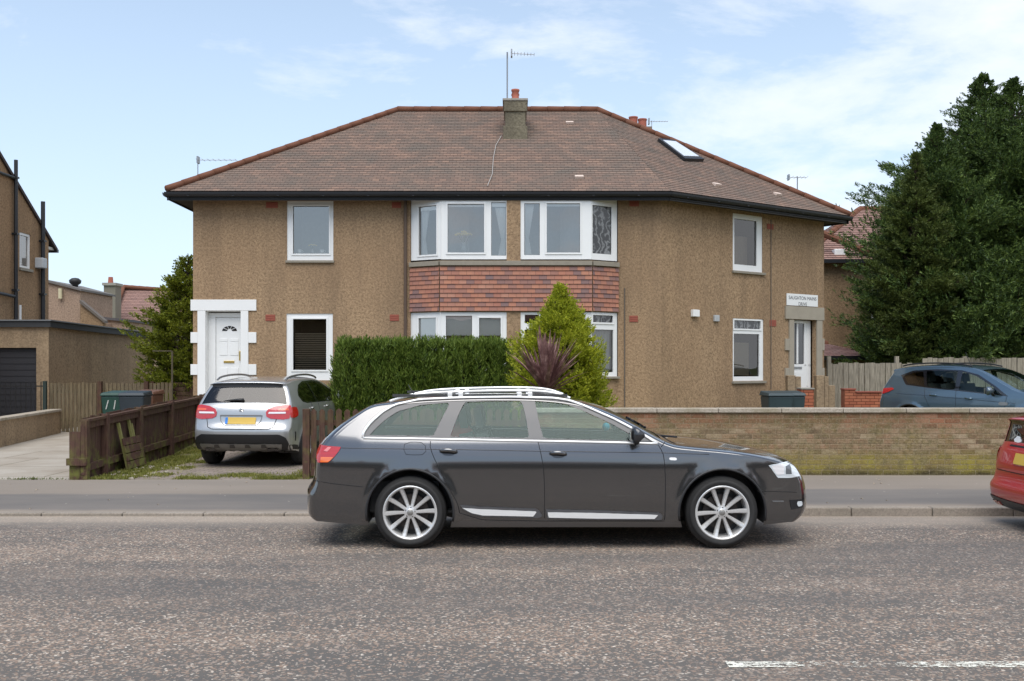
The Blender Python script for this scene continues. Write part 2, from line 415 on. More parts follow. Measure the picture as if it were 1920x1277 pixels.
def drive_mat():
    t = NT('drive_blocks'); uv = t.coord('UV')
    br = t.n('ShaderNodeTexBrick', {'Vector': uv, 'Color1': (0, 0, 0, 1), 'Color2': (1, 1, 1, 1), 'Mortar': (.5, .5, .5, 1), 'Scale': 1.0, 'Mortar Size': .006, 'Brick Width': .21, 'Row Height': .105})
    n = t.noise(uv, 2.0, 6, .7); f = t.noise(uv, 40, 3)
    c = t.ramp(br.outputs['Color'], [(0., (.20, .16, .135)), (1., (.30, .245, .21))])
    c = t.mix(t.ramp(f, [(.3, 0.), (.8, .6)]), c, (.26, .22, .18))
    c = t.mix(br.outputs['Fac'], c, (.06, .055, .035))
    c = t.mix(t.ramp(n, [(.52, 0.), (.66, .75)]), c, (.17, .17, .05))
    return t.done(t.prin(c, .92, normal=t.bump(t.math('SUBTRACT', f, br.outputs['Fac']), .5, .006), spec=.2))
drive = sheet('driveway', (-5.55, -2.35, 14.604, 21.6), drive_mat(), 12, 24, lambda x, y: gz(x, y) + .006)
def slab_mat():
    t = NT('drive_concrete'); uv = t.coord('UV')
    br = t.n('ShaderNodeTexBrick', {'Vector': uv, 'Color1': (0, 0, 0, 1), 'Color2': (1, 1, 1, 1), 'Mortar': (.5, .5, .5, 1), 'Scale': 1.0, 'Mortar Size': .012, 'Brick Width': 2.1, 'Row Height': 1.5}); br.offset = .3
    n = t.noise(uv, 1.1, 6, .6); f = t.noise(uv, 60, 3)
    c = t.ramp(n, [(.3, (.30, .255, .20)), (.7, (.43, .39, .33))])
    c = t.mix(t.ramp(f, [(.3, 0.), (.7, .4)]), c, (.26, .23, .19))
    c = t.mix(br.outputs['Fac'], c, (.14, .12, .08))
    return t.done(t.prin(c, .9, normal=t.bump(f, .3, .004), spec=.2))
ldrive = sheet('neighbour_driveway', (-30, -6.2, 14.6, 40), slab_mat(), 2, 2, lambda x, y: .03)
# kerb stones
kb = MB(); x = -40.2; 
km = NT('kerb_stone'); _v = km.coord(); _n = km.noise(_v, 50, 4, .7); _p = km.noise(_v, 1.3, 4)
_c = km.mix(km.ramp(_n, [(.3, 0.), (.7, 1.)]), (.20, .17, .14), (.37, .32, .26)); _c = km.mix(km.ramp(_p, [(.45, 0.), (.7, .5)]), _c, (.17, .145, .11))
KM = km.done(km.prin(_c, .9, normal=km.bump(_n, .4, .006)))
x = 3.77 - .9 * 50
while x < 40:
    zt = pavez(x + .45, 11.3); zt = zt + .006 if x < -.8 else zt + .004
    kb.box(x + .004, x + .896, 11.25, 11.372, -.05, max(zt, .034)); x += .9
o = kb.build('kerb', KM, bevel=.012); tag(o, kind='structure')
# worn centre line
wm = NT('worn_road_paint'); _v = wm.coord(); _n = wm.noise(wm.coord(scale=(1.2, 3, 1)), 9, 6, .8); _g = wm.noise(_v, 70, 3, .8)
_k = wm.math('ADD', _n, wm.math('MULTIPLY', _g, .5)); _xs = wm.n('ShaderNodeSeparateXYZ', {0: _v}).outputs[0]
_gap = wm.ramp(wm.math('DIVIDE', wm.math('SUBTRACT', _xs, 1.1), 2.), [(0., .13), (.22, .09), (.30, 0.), (.55, 0.), (.62, .08), (1., .12)])
_f = wm.ramp(wm.math('ADD', _k, _gap), [(.825, 0.), (.86, 1.)])
_tr = wm.n('ShaderNodeBsdfTransparent'); _ms = wm.n('ShaderNodeMixShader'); wm.set(_ms, 0, _f); wm.t.links.new(_tr.outputs[0], _ms.inputs[1])
wm.t.links.new(wm.prin((.72, .70, .60), .75), _ms.inputs[2])
WM = wm.done(_ms.outputs[0])
mb = MB(); mb.face([(1.2, 5.60, .005), (6.8, 5.60, .005), (6.8, 5.71, .005), (1.2, 5.71, .005)])
tag(mb.build('road_marking', WM), kind='structure')
# unseen houses and hedge added across the street, only for reflections in glass and paint
mb = MB(); 
for k in range(5):
    xa = -38 + k * 16
    mb.m = 0; mb.box(xa, xa + 12, -38, -30, -.05, 5.2)
    mb.m = 1; mb.hexa([(xa - .4, -38.4, 5.2), (xa + 12.4, -38.4, 5.2), (xa + 12.4, -29.6, 5.2), (xa - .4, -29.6, 5.2), (xa + 4, -34.2, 7.8), (xa + 8, -34.2, 7.8), (xa + 8, -33.8, 7.8), (xa + 4, -33.8, 7.8)])
    mb.m = 0; mb.box(xa + 12, xa + 16, -24, -23.6, -.05, 1.9)
mb.m = 2; mb.box(-45, 45, -10.4, -8.2, -.05, 2.1)
o = mb.build('opposite_street', [M['cast2'], M['roof2'], leaf('unseen_hedge', [(.02, .024, .016), (.035, .04, .022)])]); tag(o, kind='structure')
# ------------------------------------------------------------------ wall / window helpers
def seg_at(p0, p1, px):
    p0 = Vector(p0); d = (Vector(p1) - p0); L = d.length; d /= L; k = (px - 960) / F
    u = (k * p0.y - p0.x) / (d.x - k * d.y); return u, p0.y + d.y * u
def px_rect(p0, p1, r):
    x0, x1, y0, y1 = r; u0, _ = seg_at(p0, p1, x0); u1, _ = seg_at(p0, p1, x1); _, D = seg_at(p0, p1, (x0 + x1) / 2)
    return (u0, u1, PZ(y1, D), PZ(y0, D))
def panel(mb, p0, p1, z0, z1, holes, t=0., reveal=.12, u0=0, u1=None, uvo=0):
    """vertical panel with rectangular holes; outside = right of p0->p1"""
    p0 = Vector(p0); d = Vector(p1) - p0; L = d.length; d /= L; n = Vector((d.y, -d.x)); u1 = L if u1 is None else u1
    us = sorted(set([u0, u1] + [min(max(h[k], u0), u1) for h in holes for k in (0, 1)]))
    zs = sorted(set([z0, z1] + [min(max(h[k], z0), z1) for h in holes for k in (2, 3)]))
    def P(u, z, o=0.): q = p0 + d * u + n * (t - o); return (q.x, q.y, z)
    for a, b in zip(us, us[1:]):
        for c, e in zip(zs, zs[1:]):
            cu, cz = (a + b) / 2, (c + e) / 2
            if any(h[0] < cu < h[1] and h[2] < cz < h[3] for h in holes): continue
            mb.face([P(a, c), P(b, c), P(b, e), P(a, e)], [(a + uvo, c), (b + uvo, c), (b + uvo, e), (a + uvo, e)])
    for (a, b, c, e) in holes:
        r = reveal
        mb.face([P(a, c), P(a, c, r), P(b, c, r), P(b, c)]); mb.face([P(a, e), P(b, e), P(b, e, r), P(a, e, r)])
        mb.face([P(a, c), P(a, e), P(a, e, r), P(a, c, r)]); mb.face([P(b, c), P(b, c, r), P(b, e, r), P(b, e)])
def window(house, p0, p1, rect, lights, back=.02, casement=(), glassm='hglass', sill=None, room='room', roomd=1.6, extras=(), mat='upvc', sillm='sill', thick=.07, label=None):
    """rect, lights in pixels. frame part > panes, sill, blinds"""
    a, b, c, e = px_rect(p0, p1, rect); H = [px_rect(p0, p1, l) for l in lights]
    mb = MB(); panel(mb, p0, p1, c, e, H, t=-back, reveal=thick - .02, u0=a, u1=b)
    # outer edges of the frame
    mb.seg(p0, p1, -back - thick, -back - .001, c, c + .02, a, b); mb.seg(p0, p1, -back - thick, -back - .001, e - .02, e, a, b)
    mb.seg(p0, p1, -back - thick, -back - .001, c + .02, e - .02, a, a + .02); mb.seg(p0, p1, -back - thick, -back - .001, c + .02, e - .02, b - .02, b)
    for k in casement:
        (u0, u1, z0, z1) = H[k]; g = .045
        g = min(g, (u1 - u0) * .2)
        mb.seg(p0, p1, -back, -back + .018, z0 - .035, z0 + .004, u0 - .035, u1 + .035); mb.seg(p0, p1, -back, -back + .018, z1 - .004, z1 + .035, u0 - .035, u1 + .035)
        mb.seg(p0, p1, -back, -back + .018, z0 + .004, z1 - .004, u0 - .035, u0 + .004); mb.seg(p0, p1, -back, -back + .018, z0 + .004, z1 - .004, u1 - .004, u1 + .035)
    fr = mb.build('window', M[mat], house, bevel=.004, label=label)
    d = (Vector(p1) - Vector(p0)).normalized(); n = Vector((d.y, -d.x)); P0 = Vector(p0)
    for i, (u0, u1, z0, z1) in enumerate(H):
        m = MB(); o_ = -back - .035
        q = [P0 + d * u0 + n * o_, P0 + d * u1 + n * o_]
        m.face([(q[0].x, q[0].y, z0), (q[1].x, q[1].y, z0), (q[1].x, q[1].y, z1), (q[0].x, q[0].y, z1)])
        m.build('pane', M[glassm if isinstance(glassm, str) else glassm[i]], fr)
        # black gasket round the pane
        m = MB(); g = .008
        for (ua, ub, za, zb) in ((u0, u1, z0, z0 + g), (u0, u1, z1 - g, z1), (u0, u0 + g, z0, z1), (u1 - g, u1, z0, z1)):
            m.seg(p0, p1, -back - .034, -back - .028, za, zb, ua, ub)
        m.build('gasket', M['black'], fr)
    if room:
        m = MB(); o1 = -back - thick - .01; o2 = -roomd; w_ = .5
        def P(u, o, z): q = P0 + d * u + n * o; return (q.x, q.y, z)
        A, B, Z0, Z1 = a - .0, b + .0, c - .0, e + .0
        m.face([P(A, o2, Z0 - .3), P(B, o2, Z0 - .3), P(B, o2, Z1 + .1), P(A, o2, Z1 + .1)])
        m.face([P(A, o1, Z0), P(A, o2, Z0 - .3), P(A, o2, Z1 + .1), P(A, o1, Z1)]); m.face([P(B, o1, Z0), P(B, o1, Z1), P(B, o2, Z1 + .1), P(B, o2, Z0 - .3)])
        m.face([P(A, o1, Z0), P(B, o1, Z0), P(B, o2, Z0 - .3), P(A, o2, Z0 - .3)]); m.face([P(A, o1, Z1), P(A, o2, Z1 + .1), P(B, o2, Z1 + .1), P(B, o1, Z1)])
        m.build('room', M[room], fr)
    for (nm, r, off, mt) in extras:
        (u0, u1, z0, z1) = px_rect(p0, p1, r); m = MB()
        if nm == 'slat_blind':
            z = z0
            while z < z1:
                m.seg(p0, p1, -back - off - .03, -back - off, z, z + .007, u0, u1); m.seg(p0, p1, -back - off - .03, -back - off - .026, z + .007, z + .03, u0, u1); z += .05
        elif nm == 'curtain':
            k = 0; N = 16
            for j in range(N):
                t0, t1 = j / N, (j + 1) / N; oo = -back - off - (.03 if j % 2 else 0); oo2 = -back - off - (0 if j % 2 else .03)
                ua, ub = lerp(u0, u1, t0), lerp(u0, u1, t1)
                tie = lambda u: lerp(u, u0 if (mt[1] == 'L') else u1, .55)
                zm = lerp(z0, z1, .33)
                m.face([P(tie(ua), oo, zm), P(tie(ub), oo2, zm), P(ub, oo2, z1), P(ua, oo, z1)])
                m.face([P(lerp(ua, tie(ua), .5), oo, z0), P(lerp(ub, tie(ub), .5), oo2, z0), P(tie(ub), oo2, zm), P(tie(ua), oo, zm)])
            m.build('curtain', M['curtain'], fr); continue
        else:
            m.seg(p0, p1, -back - off - .01, -back - off, z0, z1, u0, u1)
        m.build(nm, M[mt], fr)
    if sill:
        (u0, u1, z0, z1) = px_rect(p0, p1, sill); m = MB(); m.seg(p0, p1, -.08, .06, z0, z1, u0, u1); m.build('sill', M[sillm], fr, bevel=.006)
    return (a, b, c, e)
def clip(poly, ax, val, keep_gt):
    out = []
    for i in range(len(poly)):
        a, b = poly[i], poly[(i + 1) % len(poly)]
        ia = (a[ax] >= val) == keep_gt or a[ax] == val; ib = (b[ax] >= val) == keep_gt or b[ax] == val
        if ia: out.append(a)
        if ia != ib:
            t = (val - a[ax]) / (b[ax] - a[ax]); out.append(tuple(lerp(a[k], b[k], t) for k in (0, 1)))
    return out
def roof_plane(mb, pts, gauge=.115, lift=.011):
    """pts[0]->pts[1] is the horizontal eave; stepped courses"""
    P = [Vector(p) for p in pts]; u = (P[1] - P[0]).normalized(); n = u.cross(P[2] - P[0]).normalized()
    if n.z < 0: n = -n
    v = n.cross(u).normalized(); 
    if v.z < 0: v = -v
    poly = [((p - P[0]).dot(u), (p - P[0]).dot(v)) for p in P]; H = max(q[1] for q in poly); k = 0
    ox = random.random() * 5
    while k * gauge < H - 1e-4:
        a, b = k * gauge, min((k + 1) * gauge, H)
        s = clip(clip(poly, 1, a, True), 1, b, False)
        if len(s) >= 3:
            wob = random.uniform(-.002, .002)
            def Q(q, e=0): return P[0] + u * q[0] + v * q[1] + n * ((lift + wob) * (1 - (q[1] - a) / gauge) + .001 + e)
            mb.face([Q(q) for q in s], [(q[0] + ox, q[1]) for q in s])
            lo = [q for q in s if abs(q[1] - a) < 1e-6]
            if len(lo) >= 2:
                lo.sort(); l, r = lo[0], lo[-1]; p, q = Q(l), Q(r)
                mb.face([p - n * (lift + .004), q - n * (lift + .004), q, p], [(l[0] + ox, a + .004), (r[0] + ox, a + .004), (r[0] + ox, a + .01), (l[0] + ox, a + .01)])
        k += 1
def ridge_run(mb, a, b, r=.085, seg=.42):
    a, b = Vector(a), Vector(b); L = (b - a).length; n = max(1, int(L / seg)); d = (b - a) / n
    for k in range(n):
        p, q = a + d * k, a + d * (k + 1) + d.normalized() * .02
        mb.tube([p, q], [r * 1.07, r * .95], 8)
# ------------------------------------------------------------------ the main house
house = empty('house', (0, 23, 0), 'two storey roughcast house with hipped tiled roof, bay windows and angled right wing', 'house')
HP = Matrix.Translation((0, -23, 0))
def under(parent):   # keep world coordinates for children built in world space
    for o in parent.children: o.matrix_parent_inverse = Matrix.Translation(-Vector(parent.location))
A0 = (-7.24, 23.); A1 = (3.39, 23.); A2 = (8.19, 26.6)
BA, BB, BC, BD = (-2.30, 23.), (-1.606, 22.6), (1.784, 22.6), (2.40, 23.)
ZT = 5.44
mb = MB()
wl_up = (538, 625, 377, 488); wl_lo = (537, 624, 588, 713)
door_hole = px_rect(A0, A1, (386, 452, 583, 758))
panel(mb, A0, BA, -.1, ZT, [px_rect(A0, A1, wl_up), px_rect(A0, A1, wl_lo), door_hole], u1=None)
holesR = []
panel(mb, BD, A1, -.1, ZT, [])
ww_up = (1374, 1430, 403, 509); ww_lo = (1374, 1432, 598, 714); wdoor = (1487, 1530, 600, 728)
panel(mb, A1, A2, -.1, ZT, [px_rect(A1, A2, ww_up), px_rect(A1, A2, ww_lo), px_rect(A1, A2, wdoor)], uvo=4)
nb = Vector((-.6, .8)); A3 = (8.19 - .6 * 7, 26.6 + .8 * 6.2); 
panel(mb, A2, (4.6, 31.3), -.1, ZT, []); panel(mb, (4.6, 31.3), (-7.24, 31.3), -.1, ZT, []); panel(mb, (-7.24, 31.3), A0, -.1, ZT, [])
# bay: base, between floors core, pier
zl0, zl1, zu0, zu1 = PZ(706, 22.7), PZ(585, 22.6), PZ(486, 22.6), ZT
for a, b in ((BA, BB), (BB, BC), (BC, BD)):
    panel(mb, a, b, -.1, zl0 - .03, [])
    panel(mb, a, b, zl1, zu0 - .03, [])
for (x0, x1) in ((950, 976), ):
    u0, _ = seg_at(BB, BC, x0); u1, _ = seg_at(BB, BC, x1)
    mb.seg(BB, BC, -.2, -.002, zl0 - .03, ZT, u0, u1)
mb.build('wall', M['cast'], house)
# tile hung panel on the bay
mb = MB(); gz0 = PZ(583, 22.6); gz1 = PZ(500, 22.6); 
for a, b, uo in ((BA, BB, 0), (BB, BC, 1.02), (BC, BD, 4.8)):
    a_, b_ = Vector(a), Vector(b); d = (b_ - a_).normalized(); n = Vector((d.y, -d.x)); z = gz0; k = 0; L = (b_ - a_).length
    while z < gz1 - .01:
        z1 = min(z + .1, gz1); 
        p, q = a_, b_
        def V(pt, o, zz): r_ = pt + n * o; return (r_.x, r_.y, zz)
        mb.face([V(p, .05, z), V(q, .05, z), V(q, .03, z1), V(p, .03, z1)], [(uo, k * .115 + .008), (uo + L, k * .115 + .008), (uo + L, k * .115 + .112), (uo, k * .115 + .112)])
        mb.face([V(p, .025, z), V(q, .025, z), V(q, .05, z), V(p, .05, z)], [(uo, k * .115), (uo + L, k * .115), (uo + L, k * .115 + .01), (uo, k * .115 + .01)])
        z = z1; k += 1
mb.build('tile_hanging', M['clad'], house)
for za, zb, ov in ((PZ(498, 22.6), PZ(489.5, 22.6), .075), (zl0 - .05, zl0, .09)):
    mb = MB()
    for a, b in ((BA, BB), (BB, BC), (BC, BD)): mb.seg(a, b, -.05, ov, za, zb)
    mb.build('sill_band', M['sill'], house, bevel=.005)
# windows
window(house, A0, A1, wl_up, [(549, 617, 386, 476)], casement=(0,), sill=(536, 627, 488.5, 493))
window(house, A0, A1, wl_lo, [(549, 612, 598, 694)], casement=(0,), glassm='hglassd', room='roomd', extras=[('slat_blind', (551, 610, 624, 693), .08, 'blindd')])
window(house, BA, BB, (770, 826, 372, 487), [(784, 818, 386, 478)], casement=(0,), roomd=1.2, extras=[('curtain', (786, 800, 388, 478), .10, ('c', 'L')), ('valance', (784, 818, 386, 394), .06, 'blind')])
window(house, BB, BC, (826, 953, 370, 486), [(839, 908, 382, 474), (921, 949, 379, 479)], casement=(0,), roomd=1.6, extras=[('valance', (839, 908, 382, 387), .06, 'blind'), ('valance', (921, 949, 379, 387), .06, 'blind'), ('curtain', (928, 949, 388, 478), .10, ('c', 'R'))])
window(house, BB, BC, (975.5, 1109.5, 370, 486), [(983, 1012, 381, 478), (1025, 1088, 381, 474)], casement=(1,), roomd=1.6, extras=[('curtain', (984, 1002, 381, 478), .10, ('c', 'L')), ('valance', (1025, 1088, 381, 386), .06, 'blind')])
dark_pat = NT('dark_swirl_glass'); _w = dark_pat.n('ShaderNodeTexWave', {'Vector': dark_pat.coord(), 'Scale': 2.4, 'Distortion': 11.0, 'Detail': 3.0, 'Detail Scale': 2.0})
M['patt'] = dark_pat.done(dark_pat.prin(dark_pat.ramp(_w.outputs['Fac'], [(.3, (.012, .012, .012)), (.62, (.05, .05, .05)), (.95, (.17, .175, .175))]), .15, coat=.6))  # pane colour is dark and grey swirls
window(house, BC, BD, (1109.5, 1158, 372, 488), [(1112, 1148, 386, 476)], casement=(), glassm='patt', roomd=1.2)
window(house, BA, BB, (768, 826, 586, 704), [(784, 817, 596, 690)], casement=(0,), roomd=1.2, room='roomd', glassm='hglass', extras=[('blind', (783, 818, 594, 629), .05, 'blind')])
window(house, BB, BC, (826, 950, 585.5, 704), [(836, 885, 592, 690), (898, 939, 596, 690)], casement=(1,), room='roomd', glassm='hglass', extras=[('blind', (835, 886, 590, 629), .05, 'blind'), ('blind', (897, 940, 594, 629), .05, 'blind')])
window(house, BB, BC, (976, 1109.5, 585.5, 704), [(984, 1010, 590, 606), (1020, 1062, 590, 606), (1070, 1096, 590, 606), (984, 1010, 618, 690), (1020, 1062, 618, 690), (1070, 1096, 618, 690)], room='roomd', glassm='hglassd')
window(house, BC, BD, (1109.5, 1158, 586, 708), [(1112, 1150, 591, 605), (1110.5, 1151, 618, 698)], casement=(0,), glassm=['patt', 'hglassd'], roomd=1.2, extras=[('curtain', (1112, 1150, 619, 698), .12, ('c', 'R'))])
window(house, A1, A2, ww_up, [(1378, 1420, 412, 497)], glassm='hglassd', room='roomd', sill=(1372, 1433, 509.5, 514), extras=[('blind', (1378, 1420, 440, 498), .30, 'blindd')])
window(house, A1, A2, ww_lo, [(1377, 1427, 601, 617), (1377, 1425, 626, 706)], glassm=['patt', 'hglassd'], room='roomd', casement=(0,), sill=(1372, 1434, 714.5, 719), sillm='sill', extras=[('blind', (1377, 1414, 642, 704), .15, 'blindb')])
# doors
def boxes(mb, p0, p1, L, t0, t1):
    for r in L:
        (u0, u1, z0, z1) = px_rect(p0, p1, r); mb.seg(p0, p1, t0, t1, z0, z1, u0, u1)
mb = MB(); boxes(mb, A0, A1, [(358, 481, 562, 582.6), (371, 386, 583, 758), (452, 466, 583, 758)], -.02, .035)
boxes(mb, A0, A1, [(358, 370.9, 623, 643), (466.1, 481, 623, 643), (358, 370.9, 683, 703), (466.1, 481, 683, 703)], -.02, .035)
(u0, u1, z0, z1) = px_rect(A0, A1, (386, 452, 583, 758))
for (a, b, c, e) in ((u0, u0 + .012, z0, z1), (u1 - .012, u1, z0, z1), (u0 + .012, u1 - .012, z1 - .012, z1)): mb.seg(A0, A1, -.30, -.001, c, e, a, b)
mb.build('door_surround', M['whitep'], house, bevel=.004)
def pboxes(name, mat, L, t0, t1, parent, p0=A0, p1=A1, bevel=.004):
    m = MB(); boxes(m, p0, p1, L, t0, t1); return m.build(name, M[mat], parent, bevel=bevel)
dfr = pboxes('door_frame', 'upvc', [(385.5, 457, 586, 594.0), (385.5, 400, 594.2, 758), (449, 456, 594.2, 758)], -.24, -.17, house)
door = pboxes('door', 'upvc', [(400.3, 449, 594.5, 756)], -.235, -.20, house)
pboxes('door_panel', 'upvc', [(407, 422, 641, 666), (427, 443, 641, 666), (407, 422, 690, 740), (427, 443, 690, 740), (407, 422, 634, 640), (427, 443, 634, 640)], -.20, -.190, door)
pboxes('letterbox', 'brass', [(415, 435, 676.5, 680.5)], -.20, -.18, door)
pboxes('handle', 'brass', [(444.5, 448.5, 658, 676)], -.20, -.165, door)
mb = MB(); # sunburst fan light
u0, u1, z0, z1 = px_rect(A0, A1, (412, 440, 611, 620)); cx = (u0 + u1) / 2; rr = (u1 - u0) / 2; pts = [(cx + rr * math.cos(a), z0 + rr * .68 * math.sin(a)) for a in [math.pi * k / 12 for k in range(13)]] + [(cx - rr * .35, z0), (cx - rr * .2, z0 + .05), (cx + rr * .2, z0 + .05), (cx + rr * .35, z0)]
yy = 23 + .20
mb.prism([(A0[0] + p, z) for p, z in pts], 'y', yy - .008, yy + .002); mb.build('fan_light', M['blackg'], door)
mb = MB()
for k in range(1, 5):
    a = math.pi * k / 5; mb.tube([(A0[0] + cx + .06 * math.cos(a), yy - .01, z0 + .05 * math.sin(a)), (A0[0] + cx + rr * math.cos(a), yy - .01, z0 + rr * .68 * math.sin(a))], .006, 5)
mb.build('glazing_bar', M['upvc'], door)
mb = MB(); mb.box(-6.95, -6.1, 22.2, 23.2, -.05, PZ(758, 23)); mb.box(-6.95, -6.1, 21.9, 22.2, -.05, .55); mb.build('door_step', M['conc'], house, bevel=.01)
# wing door with stone surround
mb = MB(); boxes(mb, A1, A2, [(1471, 1543, 575.5, 599.5)], -.02, .05)
boxes(mb, A1, A2, [(1478.5, 1487, 599.8, 760), (1530.2, 1540, 599.8, 760)], -.02, .04); boxes(mb, A1, A2, [(1471, 1478.3, 635, 657), (1540.2, 1544, 635, 657), (1471, 1478.3, 690, 708), (1540.2, 1544, 690, 708)], -.02, .04)
mb.build('door_surround', M['stone'], house, bevel=.006)
d2 = pboxes('door', 'upvc', [(1487.5, 1529, 600.5, 606), (1487.5, 1489.5, 606, 687), (1503, 1506, 606, 682), (1517, 1529, 606, 687), (1487.5, 1529, 683, 728)], -.20, -.15, house, A1, A2)
pboxes('pane', 'blackg', [(1489.5, 1503, 606, 683), (1506, 1517, 606, 683)], -.19, -.175, d2, A1, A2, 0)
pboxes('letterbox', 'metal', [(1494, 1512, 687.5, 691.5)], -.15, -.135, d2, A1, A2, 0)
pboxes('door_panel', 'upvc', [(1494, 1512, 698, 724), (1521, 1524, 606, 724)], -.15, -.143, d2, A1, A2, 0)
# roof
Zr = 5.56; E1 = (3.5, 22.55); s_ = .45
EA = (-7.69, 22.55, Zr); EP1 = (3.53, 22.55, Zr); EP2 = (8.76, 26.28, Zr); EP3 = (4.84, 31.75, Zr); EB = (-7.69, 31.75, Zr)
RL = (-3.07, 27.17, 8.50); RR = (2.29, 27.17, 8.50)
mb = MB()
roof_plane(mb, [EA, EP1, RR, RL]); roof_plane(mb, [EP1, EP2, RR]); roof_plane(mb, [EP2, EP3, RR]); roof_plane(mb, [EP3, EB, RL, RR]); roof_plane(mb, [EB, EA, RL])
roof = mb.build('roof', M['roof'], house)
mb = MB(); mb.m = 0
up = Vector((0, 0, .045))
for a, b in ((EA, RL), (RL, RR), (RR, EP2), (EB, RL), (EP3, RR)): ridge_run(mb, Vector(a) + up, Vector(b) + up, .075 if a != RL else .085)
mb.build('ridge_tile', M['ridge'], roof, sm=True)
# a nearly flush hip where front and wing planes meet
# gutter, fascia, soffit
EV = [EA, EP1, EP2, EP3, EB]
mb = MB(); ms = MB()
WL = [A0, A1, A2, (4.6, 31.3), (-7.24, 31.3)]
for k in range(5):
    a, b = Vector(EV[k]), Vector(EV[(k + 1) % 5]); wa, wb = WL[k], WL[(k + 1) % 5]
    p0, p1 = a.xy, b.xy
    mb.seg(p0, p1, -.06, -.035, Zr - .20, Zr - .004)
    # half round gutter
    d = (p1 - p0).normalized(); n = Vector((d.y, -d.x)); N = 7; L = (p1 - p0).length
    for j in range(N):
        a0, a1 = math.pi * j / N, math.pi * (j + 1) / N
        def G(u, an): q = p0 + d * u + n * (.025 - .06 * math.cos(an)); return (q.x, q.y, Zr - .03 - .10 * math.sin(an))
        mb.face([G(-.03, a0), G(-.03, a1), G(L + .03, a1), G(L + .03, a0)])
    u = .5
    while u < L:
        q = p0 + d * u + n * .03; mb.box(q.x - .02, q.x + .02, q.y - .06, q.y + .06, Zr - .12, Zr - .10); u += 1.0
    ms.face([(p0.x, p0.y + 0, Zr - .17), (p1.x, p1.y, Zr - .17), (wb[0], wb[1], ZT), (wa[0], wa[1], ZT)])
mb.build('gutter', M['gutter'], house); ms.build('soffit', M['soffit'], house)
# bay head flashing under the soffit
mb = MB(); mb.prism([BA, BB, BC, BD], 'z', ZT - .004, ZT + .035); mb.build('bay_roof', M['gutter'], house)
# chimney
yf = 25.37
mb = MB(); mb.box(-.17, .34, yf, yf + .95, 6.9, 8.20); mb.box(-.22, .385, yf - .03, yf + .98, 7.1, PZ(237, yf)); mb.box(-.20, .37, yf - .04, yf + 1.0, PZ(209, yf), 8.30)
ch = mb.build('chimney', roughcast('chimney_cast', (.17, .15, .105), 1.0), roof, bevel=.01)
mb = MB(); mb.box(-.235, .40, yf - .06, yf + 1.02, 8.30, 8.36)
mb.build('chimney_cap', M['conc'], roof, bevel=.01)
for yo in (.28, .70):
    mb = MB(); mb.lathe([(.0, 8.36), (.10, 8.36), (.105, 8.42), (.092, 8.45), (.088, 8.60), (.105, 8.62), (.105, 8.66), (.07, 8.66), (.07, 8.5)], (.085, yf + yo, 0), n=14)
    mb.build('chimney_pot', M['pot'], roof, sm=True)
# small roof vents, skylight, downpipes, air bricks
def front_roof_pt(px, py):
    k = (px - 960) / F; q = (HY - py) / F   # z = EH + q*y ; plane z = Zr + .6364*(y-22.55)
    sl_ = (8.50 - Zr) / 4.62; y = (Zr - 22.55 * sl_ - EH) / (q - sl_); return Vector((k * y, y, EH + q * y))
wn = Vector(EP1).cross(Vector((0, 0, 0))) if False else None
def plane_pt(A, B, C, px, py):
    A, B, C = Vector(A), Vector(B), Vector(C); n = (B - A).cross(C - A).normalized(); n = n if n.z > 0 else -n
    r = Vector(((px - 960) / F, 1, (HY - py) / F)); o = Vector((0, 0, EH)); t_ = (A - o).dot(n) / r.dot(n); return o + r * t_, n
for (A, B, C, px, py) in ((EA, EP1, RR, 1068, 232), (EA, EP1, RR, 1086, 334), (EP1, EP2, RR, 1343, 348), (EP1, EP2, RR, 1457, 366)):
    p, n = plane_pt(A, B, C, px, py); u = (Vector(B) - Vector(A)).normalized(); v = n.cross(u)
    m = MB(); q = [p + u * a + v * b for a, b in ((-.10, -.07), (.10, -.07), (.10, .07), (-.10, .07))]
    m.hexa([tuple(x) for x in q] + [tuple(x + n * (.075 if i < 2 else .05)) for i, x in enumerate(q)]); m.build('roof_vent', simple('vent_tile', (.62, .50, .42), .8), roof, bevel=.01)
sq = [plane_pt(EP1, EP2, RR, *p)[0] for p in ((1282, 303), (1318, 304), (1262, 268), (1232, 265))]; n = plane_pt(EP1, EP2, RR, 1280, 285)[1]
m = MB(); q = [sq[0], sq[1], sq[2], sq[3]]
m.hexa([tuple(x) for x in q] + [tuple(x + n * .09) for x in q]); sk = m.build('skylight', M['black'], roof)
c_ = sum(q, Vector()) / 4; q2 = [c_ + (x - c_) * .78 + n * .092 for x in q]; m = MB(); m.hexa([tuple(x) for x in q2] + [tuple(x + n * .01) for x in q2]); m.build('skylight_pane', simple('skylight_sky_white', (.85, .87, .88), .15, coat=1, var=.03), sk)  # pane painted white to stand in for the reflected sky
mb = MB(); p = plane_pt(EA, EP1, RR, 927, 350)[0]; pts = [plane_pt(EA, EP1, RR, *q)[0] + Vector((0, -.02, .04)) for q in ((940, 258), (930, 275), (925, 300), (923, 330), (914, 352))]
mb.tube(pts, .008, 5); mb.build('aerial_cable', simple('cable_grey', (.4, .38, .35)), roof)
def pipe(name, px, y0, y1, D, r=.04, mat='vent', off=.05, p0=None, p1=None):
    if p0 is None: x = PX(px, D); y = D - off
    else:
        u, D = seg_at(p0, p1, px); d = (Vector(p1) - Vector(p0)).normalized(); q = Vector(p0) + d * u + Vector((d.y, -d.x)) * off; x, y = q
    m = MB(); m.tube([(x, y, PZ(y1, D)), (x, y, PZ(y0, D))], r, 8); return m.build(name, mat, house, sm=False)
PB = simple('brown_pipe', (.10, .065, .045), .6)
